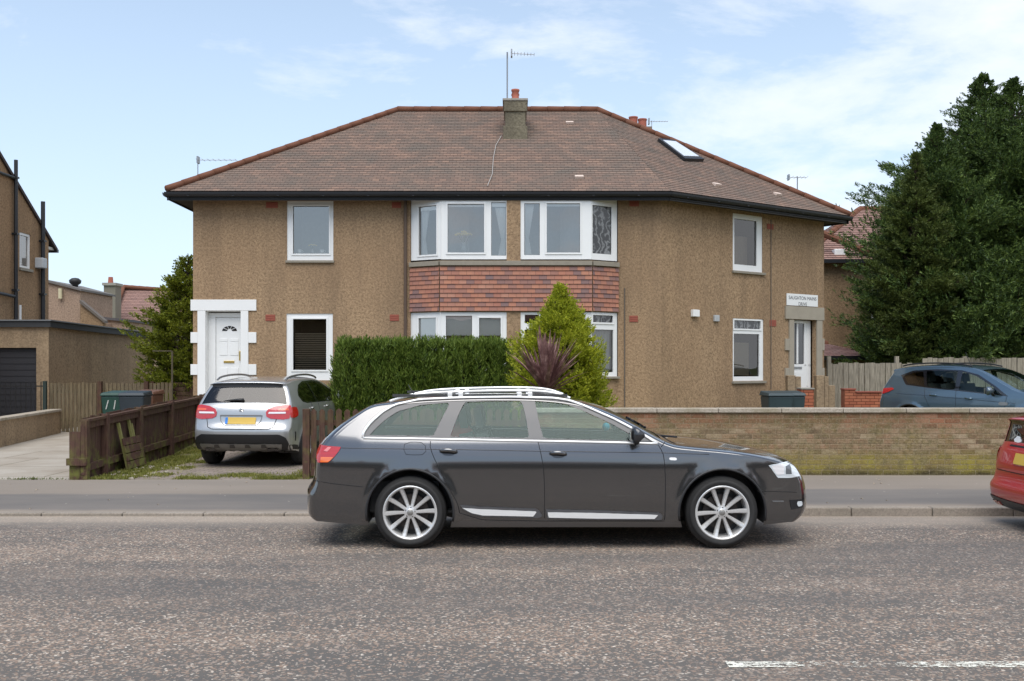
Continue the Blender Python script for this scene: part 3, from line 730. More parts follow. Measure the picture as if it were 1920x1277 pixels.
pipe('downpipe', 760.5, 372, 765, 23, .036, PB); pipe('downpipe', 1171, 540, 790, 23, .012, simple('grey_conduit', (.12, .10, .08)), .02)
pipe('downpipe', 1445, 412, 730, 25, .010, simple('grey_conduit', (.12, .10, .08)), .012, A1, A2)
for (x0, x1, y0, y1, sg) in ((498, 516, 590, 602, 0), (731, 748, 590, 602, 0), (499, 521, 379, 390, 0), (735, 752, 379, 390, 0), (1180, 1196, 592, 604, 0), (1180, 1198, 377, 387, 0), (1443, 1455, 600, 612, 1), (1438, 1450, 420, 430, 1)):
    m = MB(); pp = (A0, A1) if not sg else (A1, A2); (u0, u1, z0, z1) = px_rect(*pp, (x0, x1, y0, y1)); m.seg(*pp, -.02, .008, z0, z1, u0, u1)
    for k in range(3): m.seg(*pp, .008, .014, lerp(z0, z1, k / 3) + .01, lerp(z0, z1, (k + 1) / 3) - .01, u0 + .01, u1 - .01)
    m.build('air_brick', M['vent'], house)
m = MB(); boxes(m, A1, A2, [(1295, 1307, 581, 594)], 0, .09); m.build('extractor_vent', M['upvc'], house, bevel=.01)
m = MB(); boxes(m, A1, A2, [(1337, 1346, 591, 603)], 0, .06); m.build('meter_box', simple('grey_box', (.42, .43, .43)), house, bevel=.01)
under(house)
for c in house.children: pass
# street sign
(u0, u1, z0, z1) = px_rect(A1, A2, (1473.5, 1531.5, 552, 574)); 
d = (Vector(A2) - Vector(A1)).normalized(); nn = Vector((d.y, -d.x)); c = Vector(A1) + d * (u0 + u1) / 2
sg = empty('street_sign', (c.x + nn.x * .01, c.y + nn.y * .01, (z0 + z1) / 2), 'white street name plate above the stone door surround on the wing', 'sign', rz=math.atan2(d.y, d.x))
m = MB(); hw_, hh = (u1 - u0) / 2, (z1 - z0) / 2; m.box(-hw_, hw_, -.025, 0, -hh, hh); m.build('sign_plate', simple('sign_white', (.80, .80, .78), .5, var=.03), sg, bevel=.004)
for txt, zz, sz in (('SAUGHTON MAINS', .045, .125), ('DRIVE', -.105, .125)):
    cu = bpy.data.curves.new('lettering', 'FONT'); cu.body = txt; cu.size = sz; cu.align_x = 'CENTER'; cu.align_y = 'CENTER'; cu.extrude = .002; cu.space_character = 1.05
    o = bpy.data.objects.new('lettering', cu); COL.objects.link(o); o.parent = sg; o.location = (0, -.0275, zz); o.rotation_euler = (R(90), 0, 0)
    cu.materials.append(simple('sign_black', (.12, .12, .13), .5)); 
    bpy.context.view_layer.update()
    wdt = o.dimensions.x
    me_ = bpy.data.meshes.new_from_object(o.evaluated_get(bpy.context.evaluated_depsgraph_get())); o2 = bpy.data.objects.new('lettering', me_); COL.objects.link(o2)
    o2.parent = sg; o2.location = o.location; o2.rotation_euler = o.rotation_euler; bpy.data.objects.remove(o); o = o2
    if wdt > 0 and txt != 'DRIVE': o.scale = (min(1, (hw_ * 2 - .08) / wdt), 1, 1)
def aerial(name, base, h, boom, label, els=8, span=.35, tilt=0, r=.018):
    e = empty(name, base, label, 'aerial')
    m = MB(); m.tube([(0, 0, 0), (0, 0, h)], r, 6); m.build('mast', M['metal'], e)
    m = MB(); x0, x1 = boom
    m.tube([(x0, 0, h - .03), (x1, 0, h - .03 + tilt)], .009, 5)
    for k in range(els):
        x = lerp(x0, x1, k / (els - 1)); z = h - .03 + tilt * k / (els - 1); s = span * (1 - .3 * k / els) / 2
        m.tube([(x, -s, z), (x, s, z)], .005, 4)
    m.box(x0 - .01, x0 + .03, -.09, .09, h - .12, h + .06)
    m.build('aerial_head', M['metal'], e); return e
aerial('tv_aerial', (-.12, 25.6, 8.0), PZ(98, 25.6) - 8.0, (.1, .68), 'tall mast aerial strapped to the central chimney', tilt=-.03, r=.022)
aerial('tv_aerial', (PX(371, 27), 27, 5.75), PZ(298, 27) - 5.75, (0, 1.02), 'low aerial poking over the left hip of the roof', r=.012)
aerial('tv_aerial', (PX(1495, 33), 33, 5.0), PZ(331, 33) - 5.0, (-.3, .3), 'small aerial beyond the right end of the roof', els=6, span=.5)
# flowers standing in windows
def flowers(px, py, D, s, label, n=40):
    e = empty('flower_vase', W(px, py, D), label, 'flowers')
    m = MB(); m.lathe([(0, 0), (.05 * s, 0), (.07 * s, .08 * s), (.045 * s, .17 * s), (.06 * s, .2 * s)], (0, 0, 0), n=12); m.build('vase', simple('glass_vase', (.35, .37, .37), .1), e, sm=True)
    m = MB()
    for k in range(n):
        a = random.uniform(0, 6.28); r_ = math.sqrt(random.random()) * .17 * s; c = (r_ * math.cos(a), r_ * math.sin(a) * .5, .33 * s + (.17 * s - r_) * .5 * random.random() + .02 * s)
        m.blob(c, .022 * s, 6, 4)
    m.build('blossom', simple('yellow_petals', (.85, .62, .16), .6, var=.3), e)
    m = MB()
    for k in range(14):
        a = random.uniform(0, 6.28); r_ = random.random() * .14 * s; m.tube([(0, 0, .12 * s), (r_ * math.cos(a), r_ * .5 * math.sin(a), .32 * s)], .004 * s, 4)
    m.build('stem', simple('green_stem', (.06, .10, .03)), e)
flowers(870, 474, 22.8, 1.15, 'vase of yellow flowers in the centre of the upper bay window', 55)
flowers(586, 476, 23.2, .55, 'small yellow flowers on the sill of the upper left window', 22)
for px in (562, 604):
    e = empty('mug', W(px, 475.5, 23.2), 'small white cup on the window sill %s of the little flowers' % ('left' if px < 580 else 'right'), 'cup')
    m = MB(); m.lathe([(0, 0), (.045, 0), (.05, .09), (.043, .09), (.038, .01)], (0, 0, 0), n=12); m.build('cup', M['upvc'], e, sm=True)
    m = MB(); m.tube([(.045, 0, .02), (.075, 0, .03), (.075, 0, .06), (.045, 0, .075)], .006, 5); m.build('handle', M['upvc'], e)
# ------------------------------------------------------------------ car builder
def chaikin(P, n=2, closed=False, keep=()):
    for _ in range(n):
        Q = [P[0]]
        for a, b in zip(P, P[1:]):
            Q.append(tuple(lerp(a[k], b[k], .25) for k in range(len(a)))); Q.append(tuple(lerp(a[k], b[k], .75) for k in range(len(a))))
        Q.append(P[-1]); P = Q
    return P
def resample(P, step):
    out = [P[0]]; acc = 0
    for a, b in zip(P, P[1:]):
        L = math.hypot(b[0] - a[0], b[1] - a[1]); 
        if L < 1e-9: continue
        d = step - acc
        while d <= L:
            out.append(tuple(lerp(a[k], b[k], d / L) for k in range(len(a)))); d += step
        acc = L - (d - step)
    if math.hypot(out[-1][0] - P[-1][0], out[-1][1] - P[-1][1]) > step * .3: out.append(P[-1])
    else: out[-1] = P[-1]
    return out
def inpoly(p, P):
    c = False; x, y = p; j = len(P) - 1
    for i in range(len(P)):
        xi, yi = P[i][0], P[i][1]; xj, yj = P[j][0], P[j][1]
        if (yi > y) != (yj > y) and x < (xj - xi) * (y - yi) / (yj - yi) + xi: c = not c
        j = i
    return c
def near_edge(p, P, d):
    for i in range(len(P)):
        a, b = P[i - 1], P[i]; vx, vy = b[0] - a[0], b[1] - a[1]; L2 = vx * vx + vy * vy
        if L2 < 1e-12: continue
        t_ = max(0, min(1, ((p[0] - a[0]) * vx + (p[1] - a[1]) * vy) / L2))
        if math.hypot(p[0] - a[0] - vx * t_, p[1] - a[1] - vy * t_) < d: return True
    return False
def fill2d(outer, holes=(), step=.06):
    V = []; E = []
    for P in [outer] + list(holes):
        i0 = len(V); V += [Vector((p[0], p[1])) for p in P]; E += [(i0 + k, i0 + (k + 1) % len(P)) for k in range(len(P))]
    x0, x1 = min(p[0] for p in outer), max(p[0] for p in outer); y0, y1 = min(p[1] for p in outer), max(p[1] for p in outer)
    j = 0; y = y0 + step * .5
    while y < y1:
        x = x0 + step * (.25 + .5 * (j % 2))
        while x < x1:
            p = (x, y)
            if inpoly(p, outer) and not any(inpoly(p, h) for h in holes) and not near_edge(p, outer, step * .4) and not any(near_edge(p, h, step * .4) for h in holes): V.append(Vector(p))
            x += step
        y += step * .87; j += 1
    r = delaunay_2d_cdt(V, E, [], 0, 1e-6)
    vs = [(v.x, v.y) for v in r[0]]; T = []
    for f in r[2]:
        c = (sum(vs[k][0] for k in f) / 3, sum(vs[k][1] for k in f) / 3)
        if inpoly(c, outer) and not any(inpoly(c, h) for h in holes):
            a, b, d = [vs[k] for k in f]
            if (b[0] - a[0]) * (d[1] - a[1]) - (b[1] - a[1]) * (d[0] - a[0]) < 0: f = f[::-1]
            T.append(tuple(f))
    return vs, T
def mesh_obj(name, V, Fc, mat, parent, normals=None, smooth_=True):
    V = [Vector(v) for v in V]
    if normals:
        F2 = []
        for f in Fc:
            n = (V[f[1]] - V[f[0]]).cross(V[f[2]] - V[f[0]])
            if len(f) == 4: n = (V[f[2]] - V[f[0]]).cross(V[f[3]] - V[f[1]])
            F2.append(f if n.dot(sum((normals[k] for k in f), Vector())) >= 0 else tuple(f[::-1]))
        Fc = F2
    me = bpy.data.meshes.new(name); me.from_pydata([tuple(v) for v in V], [], Fc); me.materials.append(mat)
    if smooth_: me.polygons.foreach_set('use_smooth', [True] * len(me.polygons))
    me.update()
    if normals: me.normals_split_custom_set_from_vertices([tuple(n) for n in normals])
    o = bpy.data.objects.new(name, me); COL.objects.link(o); o.parent = parent; return o
class Car:
    """local space: x forward, y to the car's left, z up; origin on the ground"""
    def __init__(c, root, S, hw, sec, plan, wheels, wr, arch, dlo, sill, glassS, gv=.86, name='car', flare=.014, roofb=.06):
        c.root = root; c.hw = hw; c.sec = sec; c.plan = plan; c.wheels = wheels; c.wr = wr; c.arch = arch; c.flare = flare
        S = resample(chaikin(S, 2), .035)          # (x, z, bulge, k)
        N = []
        for i in range(len(S)):
            a, b = S[max(i - 2, 0)], S[min(i + 2, len(S) - 1)]; d = Vector((b[0] - a[0], b[1] - a[1])).normalized(); q_ = smooth((S[i][1] - .30) / .35); nv = Vector((-d.y, d.x * q_)); N.append(nv.normalized() if nv.length > .05 else Vector((1 if i > len(S) / 2 else -1, 0)))
        c.N = N; c.E = [(s[0] - n.x * s[2], s[1] - n.y * s[2]) for s, n in zip(S, N)]; c.S = S
        zc = wr
        # lower edge with wheel arches, from the front end back to the rear end
        low = []
        front, rear = c.E[-1], c.E[0]
        wf, wb = wheels[1], wheels[0]
        def arc(cx, z0, z1):
            a0 = math.asin(max(-1, min(1, (z0 - zc) / arch))); a1 = math.asin(max(-1, min(1, (z1 - zc) / arch)))
            A = [a0 + (math.pi - a1 - a0) * k / 22 for k in range(23)]
            return [(cx + arch * math.cos(a), zc + arch * math.sin(a)) for a in A]
        low += arc(wf, (c.lowz or front[1] - .03), sill) + [((wf + wb) / 2, sill)] + arc(wb, sill, (c.lowz or rear[1] - .03))
        low = [p for p in low]
        outer = [tuple(p) for p in c.E] + resample([(front[0], front[1])] + low[:1], .06)[1:-1] + low + resample([low[-1], (rear[0], rear[1])], .06)[1:-1]
        c.outer = outer; c.dlo = dlo
        vs, T = fill2d(outer, [dlo], .055)
        V = []; Fc = []; NN = []
        for sgn in (-1, 1):
            i0 = len(V)
            for p in vs: V.append((p[0], sgn * c.w(*p), p[1])); n = c.nrm(*p); NN.append(Vector((n.x, sgn * n.y, n.z)))
            Fc += [tuple(i0 + k for k in (f if sgn < 0 else f[::-1])) for f in T]
        # loft across
        th = [math.pi * (1 - k / 36) for k in range(37)]; vv = []
        NB = len(c.E); gl = {}
        rows = []
        for i in range(NB):
            (x, z) = c.E[i]; b, k = S[i][2], S[i][3]; wd_ = c.w(x, z); row = []
            for t_ in th:
                co_, si = math.cos(t_), math.sin(t_)
                v = math.copysign(abs(co_) ** (2 / k), co_); g = abs(si) ** (2 / k)
                row.append(Vector((x + N[i].x * b * g, -v * wd_, z + N[i].y * b * g)))
            rows.append(row)
        c.rows = rows; c.th = th
        G = [[] for _ in glassS]; i0 = len(V); m = len(th)
        for row in rows: V += [tuple(p) for p in row]
        nl = []
        for i in range(NB):
            for j in range(m):
                a = rows[min(i + 1, NB - 1)][j] - rows[max(i - 1, 0)][j]; b = rows[i][min(j + 1, m - 1)] - rows[i][max(j - 1, 0)]
                n = b.cross(a); n = n.normalized() if n.length > 1e-9 else Vector((0, 0, 1)); 
                NN.append(n)
        # orient normals outwards
        cen = Vector((sum(r[0].x for r in rows) / NB, 0, .6))
        for k in range(i0, len(V)):
            if NN[k].dot(Vector(V[k]) - Vector((max(min(V[k][0], cen.x + .8), cen.x - .8), 0, .6))) < 0: NN[k] = -NN[k]
        for j in (0, m - 1):
            for i in range(NB):
                n = c.nrm(*c.E[i]); sg_ = 1 if rows[i][j].y > 0 else -1
                s_ = Vector((n.x, sg_ * n.y, n.z)); NN[i0 + i * m + j] = (s_ * .7 + NN[i0 + i * m + j] * .5).normalized()
        gi = [[] for _ in glassS]
        for i in range(NB - 1):
            xm, zm = c.S[i][0], c.S[i][1]
            for j in range(m - 1):
                q = (i0 + i * m + j, i0 + (i + 1) * m + j, i0 + (i + 1) * m + j + 1, i0 + i * m + j + 1)
                hit = None
                for g_, (xa, xb, za, zb) in enumerate(glassS):
                    if xa <= xm <= xb and za <= zm <= zb and abs(-math.cos((th[j] + th[j + 1]) / 2)) < gv ** (c.S[i][3] / 2): hit = g_
                if hit is None: Fc.append(q)
                else: gi[hit].append(q)
        c.allV = V; allF = Fc + [q for g_ in gi for q in g_]
        c.bvh = BVHTree.FromPolygons([Vector(v) for v in V], allF)
        c.body = mesh_obj('body', V, Fc, c.mat('body'), root, NN)
        c.glass = []
        for g_, qs in enumerate(gi):
            ids = sorted(set(k for q in qs for k in q)); mp = {k: n_ for n_, k in enumerate(ids)}
            c.glass.append(mesh_obj('windscreen' if g_ else 'rear_window', [Vector(V[k]) - NN[k] * .006 for k in ids], [tuple(mp[k] for k in q) for q in qs], c.mat('glass' if g_ else 'rglass'), root, [NN[k] for k in ids]))
        c.liner()
    mats = {}
    def mat(c, k): return c.root_mats[k] if k in c.root_mats else M[k]
    def w(c, x, z):
        f = c.hw * tab(c.sec, z) * tab(c.plan, x)
        for wx in c.wheels:
            r = math.hypot(x - wx, z - c.wr); t_ = (r - c.arch) / .075
            if t_ < 1.2: f += c.flare * (1 - smooth(max(t_, 0) / 1.2)) * smooth((z - .1) / .2)
        return f
    def nrm(c, x, z):
        e = .03; dx = (c.w(x + e, z) - c.w(x - e, z)) / (2 * e); dz = (c.w(x, z + e) - c.w(x, z - e)) / (2 * e)
        return Vector((-dx, 1, -dz)).normalized()     # for +y side
    def liner(c):
        mb = MB()
        for wx in c.wheels:
            for sg_ in (-1, 1):
                n = 20; r = c.arch
                for k in range(n):
                    a0, a1 = math.pi * (-.08 + 1.16 * k / n), math.pi * (-.08 + 1.16 * (k + 1) / n)
                    def P(a, rr, o): x = wx + rr * math.cos(a); z = c.wr + rr * math.sin(a); return (x, sg_ * (c.w(x, z) - o), z)
                    mb.face([P(a0, r, .0), P(a1, r, .0), P(a1, r, .035), P(a0, r, .035)])
                    mb.face([P(a0, r, .035), P(a1, r, .035), P(a1, r + .01, .34), P(a0, r + .01, .34)])
                    mb.face([P(a0, r + .01, .34), P(a1, r + .01, .34), (wx, sg_ * (c.hw - .34), c.wr)])
        x0, x1 = c.E[0][0] + .12, c.E[-1][0] - .12; z0 = .19; h = c.hw * .93
        fw, bw_, a = c.wheels[1], c.wheels[0], c.arch
        mb.box(bw_ + a - .02, fw - a + .02, -h, h, z0, z0 + .05); mb.box(x0 + .1, x1 - .1, -h + .3, h - .3, z0 + .13, z0 + .18)
        mb.build('underbody', M['black'], c.root)
        c.wheel_well = True
    def side(c, x, z, off=0, sg=-1):
        n = c.nrm(x, z); return Vector((x, sg * c.w(x, z), z)) + Vector((n.x, sg * n.y, n.z)) * off
    def patch(c, name, poly, mat, off=.004, side='r', step=.05, parent=None, depth=.015, label=None):
        """polygon laid on the body: side 'r' (x,z) on -y, 'l' on +y, 'back'/'front' (y,z)"""
        outer = resample(list(poly) + [poly[0]], step * .6)[:-1] if len(poly) < 40 else poly
        vs, T = fill2d(outer, (), step); V = []; NN = []; ok = []
        for p in vs:
            if side in 'rl':
                sg = -1 if side == 'r' else 1; o = Vector((p[0], sg * 3, p[1])); d = Vector((0, -sg, 0))
            elif side == 'back': o = Vector((-3, p[0], p[1])); d = Vector((1, 0, 0))
            else: o = Vector((9, p[0], p[1])); d = Vector((-1, 0, 0))
            h = c.bvh.ray_cast(o, d)
            if h[0] is None: 
                h = c.bvh.find_nearest(o + d * 3)
            n = h[1] if h[1].dot(d) < 0 else -h[1]
            V.append(h[0]); NN.append(n)
        # smooth the facet normals
        nb = [Vector((0, 0, 0)) for _ in V]
        for f in T:
            a, b, e = [V[k] for k in f]; n = (b - a).cross(e - a)
            for k in f: nb[k] += n
        NN = [(q.normalized() if q.length > 1e-12 else n) * (1 if q.dot(n) >= 0 else -1) for q, n in zip(nb, NN)]
        top = [v + n * off for v, n in zip(V, NN)]
        # rim
        from collections import Counter
        ed = Counter(); 
        for f in T:
            for a, b in zip(f, f[1:] + f[:1]): ed[(a, b)] += 1
        Vt = list(top); Fc = list(T); nn = list(NN); mp = {}
        for (a, b) in ed:
            if (b, a) not in ed:
                for k in (a, b):
                    if k not in mp: mp[k] = len(Vt); Vt.append(V[k] - NN[k] * depth); nn.append(NN[k])
                Fc.append((b, a, mp[a], mp[b]))
        return mesh_obj(name, Vt, Fc, mat if not isinstance(mat, str) else c.mat(mat), parent or c.root, nn)
    def line(c, name, pts, mat, r=.004, off=0, sg=(-1, 1), flat=1, parent=None, n=6, step=.05):
        P = resample(pts, step); out = []
        for s in sg:
            mb = MB(); mb.tube([c.side(x, z, off, s) for x, z in P], r, n, flat=flat); out.append(mb.build(name, mat if not isinstance(mat, str) else c.mat(mat), parent or c.root, sm=True))
        return out
    lowz = None
    def wheel(c, spokes=10, sw=.030, rim_r=None, mat='alloy', yo=None, rot=.05, style=0):
        rr = rim_r or c.wr * .70; R_ = c.wr; wroot = []
        yo = yo if yo is not None else c.hw - .005
        for wx in c.wheels:
            for sg in (-1, 1):
                e = bpy.data.objects.new('wheel', None); COL.objects.link(e); e.parent = c.root; e.location = (wx, sg * yo, R_); e.rotation_euler = (0, 0, 0 if sg < 0 else math.pi)
                tw = .225
                mb = MB(); mb.lathe([(rr * .985, .012), (rr + .006, .004), (rr + .03, -.002), ((rr + R_) / 2 + .01, -.004), (R_ - .035, .006), (R_ - .012, .022), (R_ - .002, .045), (R_, .06), (R_, tw - .06), (R_ - .02, tw - .015), (rr + .01, tw), (rr * .985, tw)], (0, 0, 0), 'y', 48)
                for k in range(3): pass
                mb.build('tyre', M['rubber'], e, sm=True)
                mb = MB(); mb.lathe([(rr - .002, .010), (rr + .004, .004), (rr - .004, .001), (rr - .014, .006), (rr - .020, .02), (rr - .024, .06), (rr - .03, tw - .01)], (0, 0, 0), 'y', 48)
                for k in range(spokes):
                    a = 2 * math.pi * k / spokes + rot; ca, sa = math.cos(a), math.sin(a)
                    def P(r_, t_, y): return (r_ * ca - t_ * sa, y, r_ * sa + t_ * ca)
                    r0, r1 = .045, rr - .010; w0, w1 = sw * .38, sw * .62; N = 5
                    for j in range(N):
                        ra, rb = lerp(r0, r1, j / N), lerp(r0, r1, (j + 1) / N); wa, wb_ = lerp(w0, w1, (j / N)), lerp(w0, w1, (j + 1) / N)
                        yf_ = lambda q: .024 + .010 * math.sin(math.pi * q) - .014 * q ** 3
                        ya, yb = yf_(j / N), yf_((j + 1) / N)
                        mb.face([P(ra, -wa * .55, ya), P(ra, wa * .55, ya), P(rb, wb_ * .55, yb), P(rb, -wb_ * .55, yb)])
                        mb.face([P(ra, wa * .55, ya), P(ra, wa, ya + .016), P(rb, wb_, yb + .016), P(rb, wb_ * .55, yb)])
                        mb.face([P(ra, -wa, ya + .016), P(ra, -wa * .55, ya), P(rb, -wb_ * .55, yb), P(rb, -wb_, yb + .016)])
                        mb.face([P(ra, wa, ya + .016), P(ra, wa * .9, ya + .05), P(rb, wb_ * .9, yb + .05), P(rb, wb_, yb + .016)])
                        mb.face([P(ra, -wa * .9, ya + .05), P(ra, -wa, ya + .016), P(rb, -wb_, yb + .016), P(rb, -wb_ * .9, yb + .05)])
                mb.lathe([(.0, .020), (.03, .020), (.034, .022), (.056, .028), (.062, .05), (.06, .09)], (0, 0, 0), 'y', 20)
                mb.build('rim', M[mat], e, fix=True)
                mb = MB(); mb.lathe([(0, .014), (.024, .014), (.028, .018), (.028, .022)], (0, 0, 0), 'y', 16); 
                mb.build('hub_cap', simple('hub_cap', (.30, .29, .27), .4, .5), e, sm=True)
                mb = MB(); mb.lathe([(.0, .10), (rr * .66, .10), (rr * .66, .125), (0, .125)], (0, 0, 0), 'y', 28)
                for k in range(5):
                    a = 2 * math.pi * k / 5 + .2; mb.lathe([(0, .024), (.008, .024), (.008, .03)], (.042 * math.cos(a), 0, .042 * math.sin(a)), 'y', 6)
                mb.build('brake_disc', M['brake'], e)
                mb = MB(); mb.lathe([(rr - .01, .15), (.0, .15)], (0, 0, 0), 'y', 24); mb.build('wheel_back', M['black'], e)
                wroot.append(e)
        return wroot
    def interior(c, x0, x1, zf, zseat=.55, rows=2, col='seat'):
        m = M['seatm']; h = c.hw * .80
        mb = MB(); mb.box(x0, x1, -h, h, zf, zf + .03); mb.box(x1 - .35, x1 + .1, -h, h, zf, zseat + .32); mb.box(x0 - .6, x0 + .05, -h * .95, h * .95, zf, zseat + .18)
        mb.build('cabin', M['seatm'], c.root, bevel=.03)
        for r_ in range(rows):
            xs = lerp(x0 + .45, x1 - 1.35, r_ / max(1, rows - 1)) if rows > 1 else x1 - 1.35
            for y in (-h * .5, h * .5):
                mb = MB(); mb.prism([(xs - .05, zseat - .1), (xs + .45, zseat - .1), (xs + .48, zseat + .08), (xs + .05, zseat + .03), (xs - .10, zseat + .62), (xs - .22, zseat + .60)], 'y', y - .24, y + .24)
                mb.prism([(xs - .14, zseat + .66), (xs - .21, zseat + .66), (xs - .24, zseat + .84), (xs - .17, zseat + .85)], 'y', y - .12, y + .12)
                mb.tube([(xs - .16, y, zseat + .58), (xs - .19, y, zseat + .70)], .03, 6)
                mb.build('car_seat', m, c.root, bevel=.03)
        mb = MB(); cx, cz = x1 - .55, zseat + .30; y0 = -h * .5
        R2 = .185; n = 20
        P = [(cx + R2 * .35 * math.sin(a), y0 + R2 * math.cos(a), cz + R2 * .93 * math.sin(a)) for a in [2 * math.pi * k / n for k in range(n + 1)]]
        mb.tube(P, .016, 6, cap=False); mb.tube([(cx, y0, cz), (cx + .25, y0, cz - .1)], .03, 6); mb.build('steering_wheel', M['black'], c.root, sm=True)
    def mirror(c, x, z, mat='body', sg=(-1, 1), s=1.0):
        for s_ in sg:
            y0 = c.w(x, z)
            e = bpy.data.objects.new('wing_mirror', None); COL.objects.link(e); e.parent = c.root; e.location = (x, s_ * y0, z)
            mb = MB(); 
            prof = [(-.05, .0, .02), (-.05, .05, .075), (-.04, .12, .092), (-.03, .19, .085), (-.01, .225, .05)]
            n = 14; i0 = len(mb.v)
            for (xo, yo, hh) in prof:
                for j in range(n):
                    a = 2 * math.pi * j / n; mb.v.append(((xo + .055 * math.cos(a) * (1.4 if math.cos(a) > 0 else .5)) * s, s_ * yo * s, (.08 + hh * math.sin(a)) * s))
            for k in range(len(prof) - 1):
                for j in range(n): mb.f.append((i0 + k * n + j, i0 + k * n + (j + 1) % n, i0 + (k + 1) * n + (j + 1) % n, i0 + (k + 1) * n + j)); mb.uv.append(None); mb.mi.append(0)
            mb.f.append(tuple(i0 + j for j in range(n))); mb.f.append(tuple(i0 + (len(prof) - 1) * n + j for j in range(n))); mb.uv += [None, None]; mb.mi += [0, 0]
            mb.build('mirror_housing', c.mat(mat), e, sm=True, fix=True)
            mb = MB(); mb.tube([(0, -.02 * s_, -.02), (-.01, s_ * .07 * s, .05 * s)], [.028, .022], 8, flat=1.5); mb.build('mirror_arm', M['black'], e, sm=True)
            mb = MB(); mb.prism([(s_ * .05 * s, .02 * s), (s_ * .20 * s, .02 * s), (s_ * .21 * s, .13 * s), (s_ * .06 * s, .145 * s)], 'x', -.083 * s, -.078 * s); mb.build('mirror_glass', M['chrome'], e)
M['seatm'] = simple('seat_fabric', (.07, .07, .068), .9)
M['seam'] = simple('panel_gap', (.006, .006, .007), .8)
def fillets(P, n=2):  # closed rounded polygon
    Q = list(P)
    for _ in range(n):
        R2 = []
        for a, b in zip(Q, Q[1:] + Q[:1]): R2 += [tuple(lerp(a[k], b[k], .2) for k in (0, 1)), tuple(lerp(a[k], b[k], .8) for k in (0, 1))]
        Q = R2
    return Q
# ------------------------------------------------------------------ grey estate car
YC = 10.15; X0 = PX(769, 9.25)
root = empty('estate_car', (X0, YC, 0), 'dark grey estate car with silver roof rails parked along the kerb', 'car')
sec = [(.12, .975), (.20, .987), (.30, .995), (.45, 1.0), (.60, 1.0), (.74, .999), (.80, .995), (.86, .982), (.92, .963), (.96, .950), (1.0, .935), (1.2, .842), (1.36, .752), (1.45, .69)]
plan = [(-1.10, .80), (-.90, .885), (-.72, .935), (-.45, .978), (-.1, .996), (.3, 1.), (2.5, 1.), (3.0, .99), (3.25, .965), (3.45, .92), (3.6, .865), (3.75, .78)]
def est_map(px, py):
    D = 9.25
    for _ in range(6):
        x, z = PX(px, D) - X0, PZ(py, D); D = YC - .93 * tab(sec, z) * tab(plan, x)
    return (x, z)
def sil(L, D, X0_):
    out = []
    for p in L: out.append((PX(p[0], p[4] if len(p) > 4 else D) - X0_, PZ(p[1], p[4] if len(p) > 4 else D), p[2], p[3]))
    return out
S = sil([(592, 965, .14, 2.6), (579, 958, .17, 2.6), (576, 935, .18, 2.6), (577, 910, .18, 2.6), (584, 901, .17, 2.6), (591, 890, .16, 2.6), (593, 865, .15, 2.6), (597, 838, .13, 2.7), (616, 812, .11, 2.8), (645, 787, .09, 2.8), (675, 768, .07, 2.7), (702, 753, .055, 2.6), (735, 748.5, .05, 2.5),
         (800, 742, .05, 2.5), (900, 738.5, .05, 2.5), (990, 739, .05, 2.5), (1050, 743, .05, 2.5), (1100, 751, .055, 2.4), (1153, 771, .06, 2.4), (1209, 801, .07, 2.4), (1246, 822, .06, 2.4), (1280, 827, .05, 2.4), (1350, 833, .05, 2.4), (1406, 841, .055, 2.4), (1449, 849, .08, 2.4), (1477, 859, .11, 2.3),
         (1497, 877, .16, 2.3), (1507, 897, .20, 2.3), (1512, 920, .22, 2.3), (1512, 940, .22, 2.3), (1508, 951, .21, 2.3), (1500, 960, .2, 2.3), (1489, 966, .18, 2.3)], 9.75, X0)
gM = paint('grey_metallic_paint', (.150, .148, .148), .90, .17)
dlo_px = [(678, 820), (683, 808), (697, 792), (719, 773), (741, 760), (787, 750), (870, 746.5), (960, 745.5), (1039, 747.5), (1068, 752), (1096, 762), (1153, 787), (1198, 811), (1229, 831), (1120, 828.5), (960, 825.5), (800, 822.5)]
dlo = resample([est_map(*p) for p in dlo_px + dlo_px[:1]], .045)[:-1]
Car.lowz = .215
Car.root_mats = {'body': gM, 'glass': M['cglass'], 'rglass': M['cglass']}
car = Car(root, S, .925, sec, plan, (0., PX(1354, 9.25) - X0), .331, .392, dlo, .20, [(-.95, -.28, 1.02, 1.36), (1.45 + .35, 2.34, 1.02, 1.36)], name='estate', flare=.012)
em = lambda L: [est_map(*p) for p in L]
# window chrome
car.line('chrome_trim', em([(1232, 832), (1120, 829.5), (960, 826.5), (800, 823.5), (681, 821.5)]), 'satin', .0115, .004, flat=.5)
car.line('chrome_trim', em([(680, 821), (682, 809), (696, 791), (718, 772), (740, 759), (787, 749), (870, 745.5), (960, 744.5), (1039, 746.5), (1068, 751), (1096, 761), (1153, 786), (1198, 810), (1233, 832)]), 'satin', .0125, .004, flat=.5)
fl = car.line
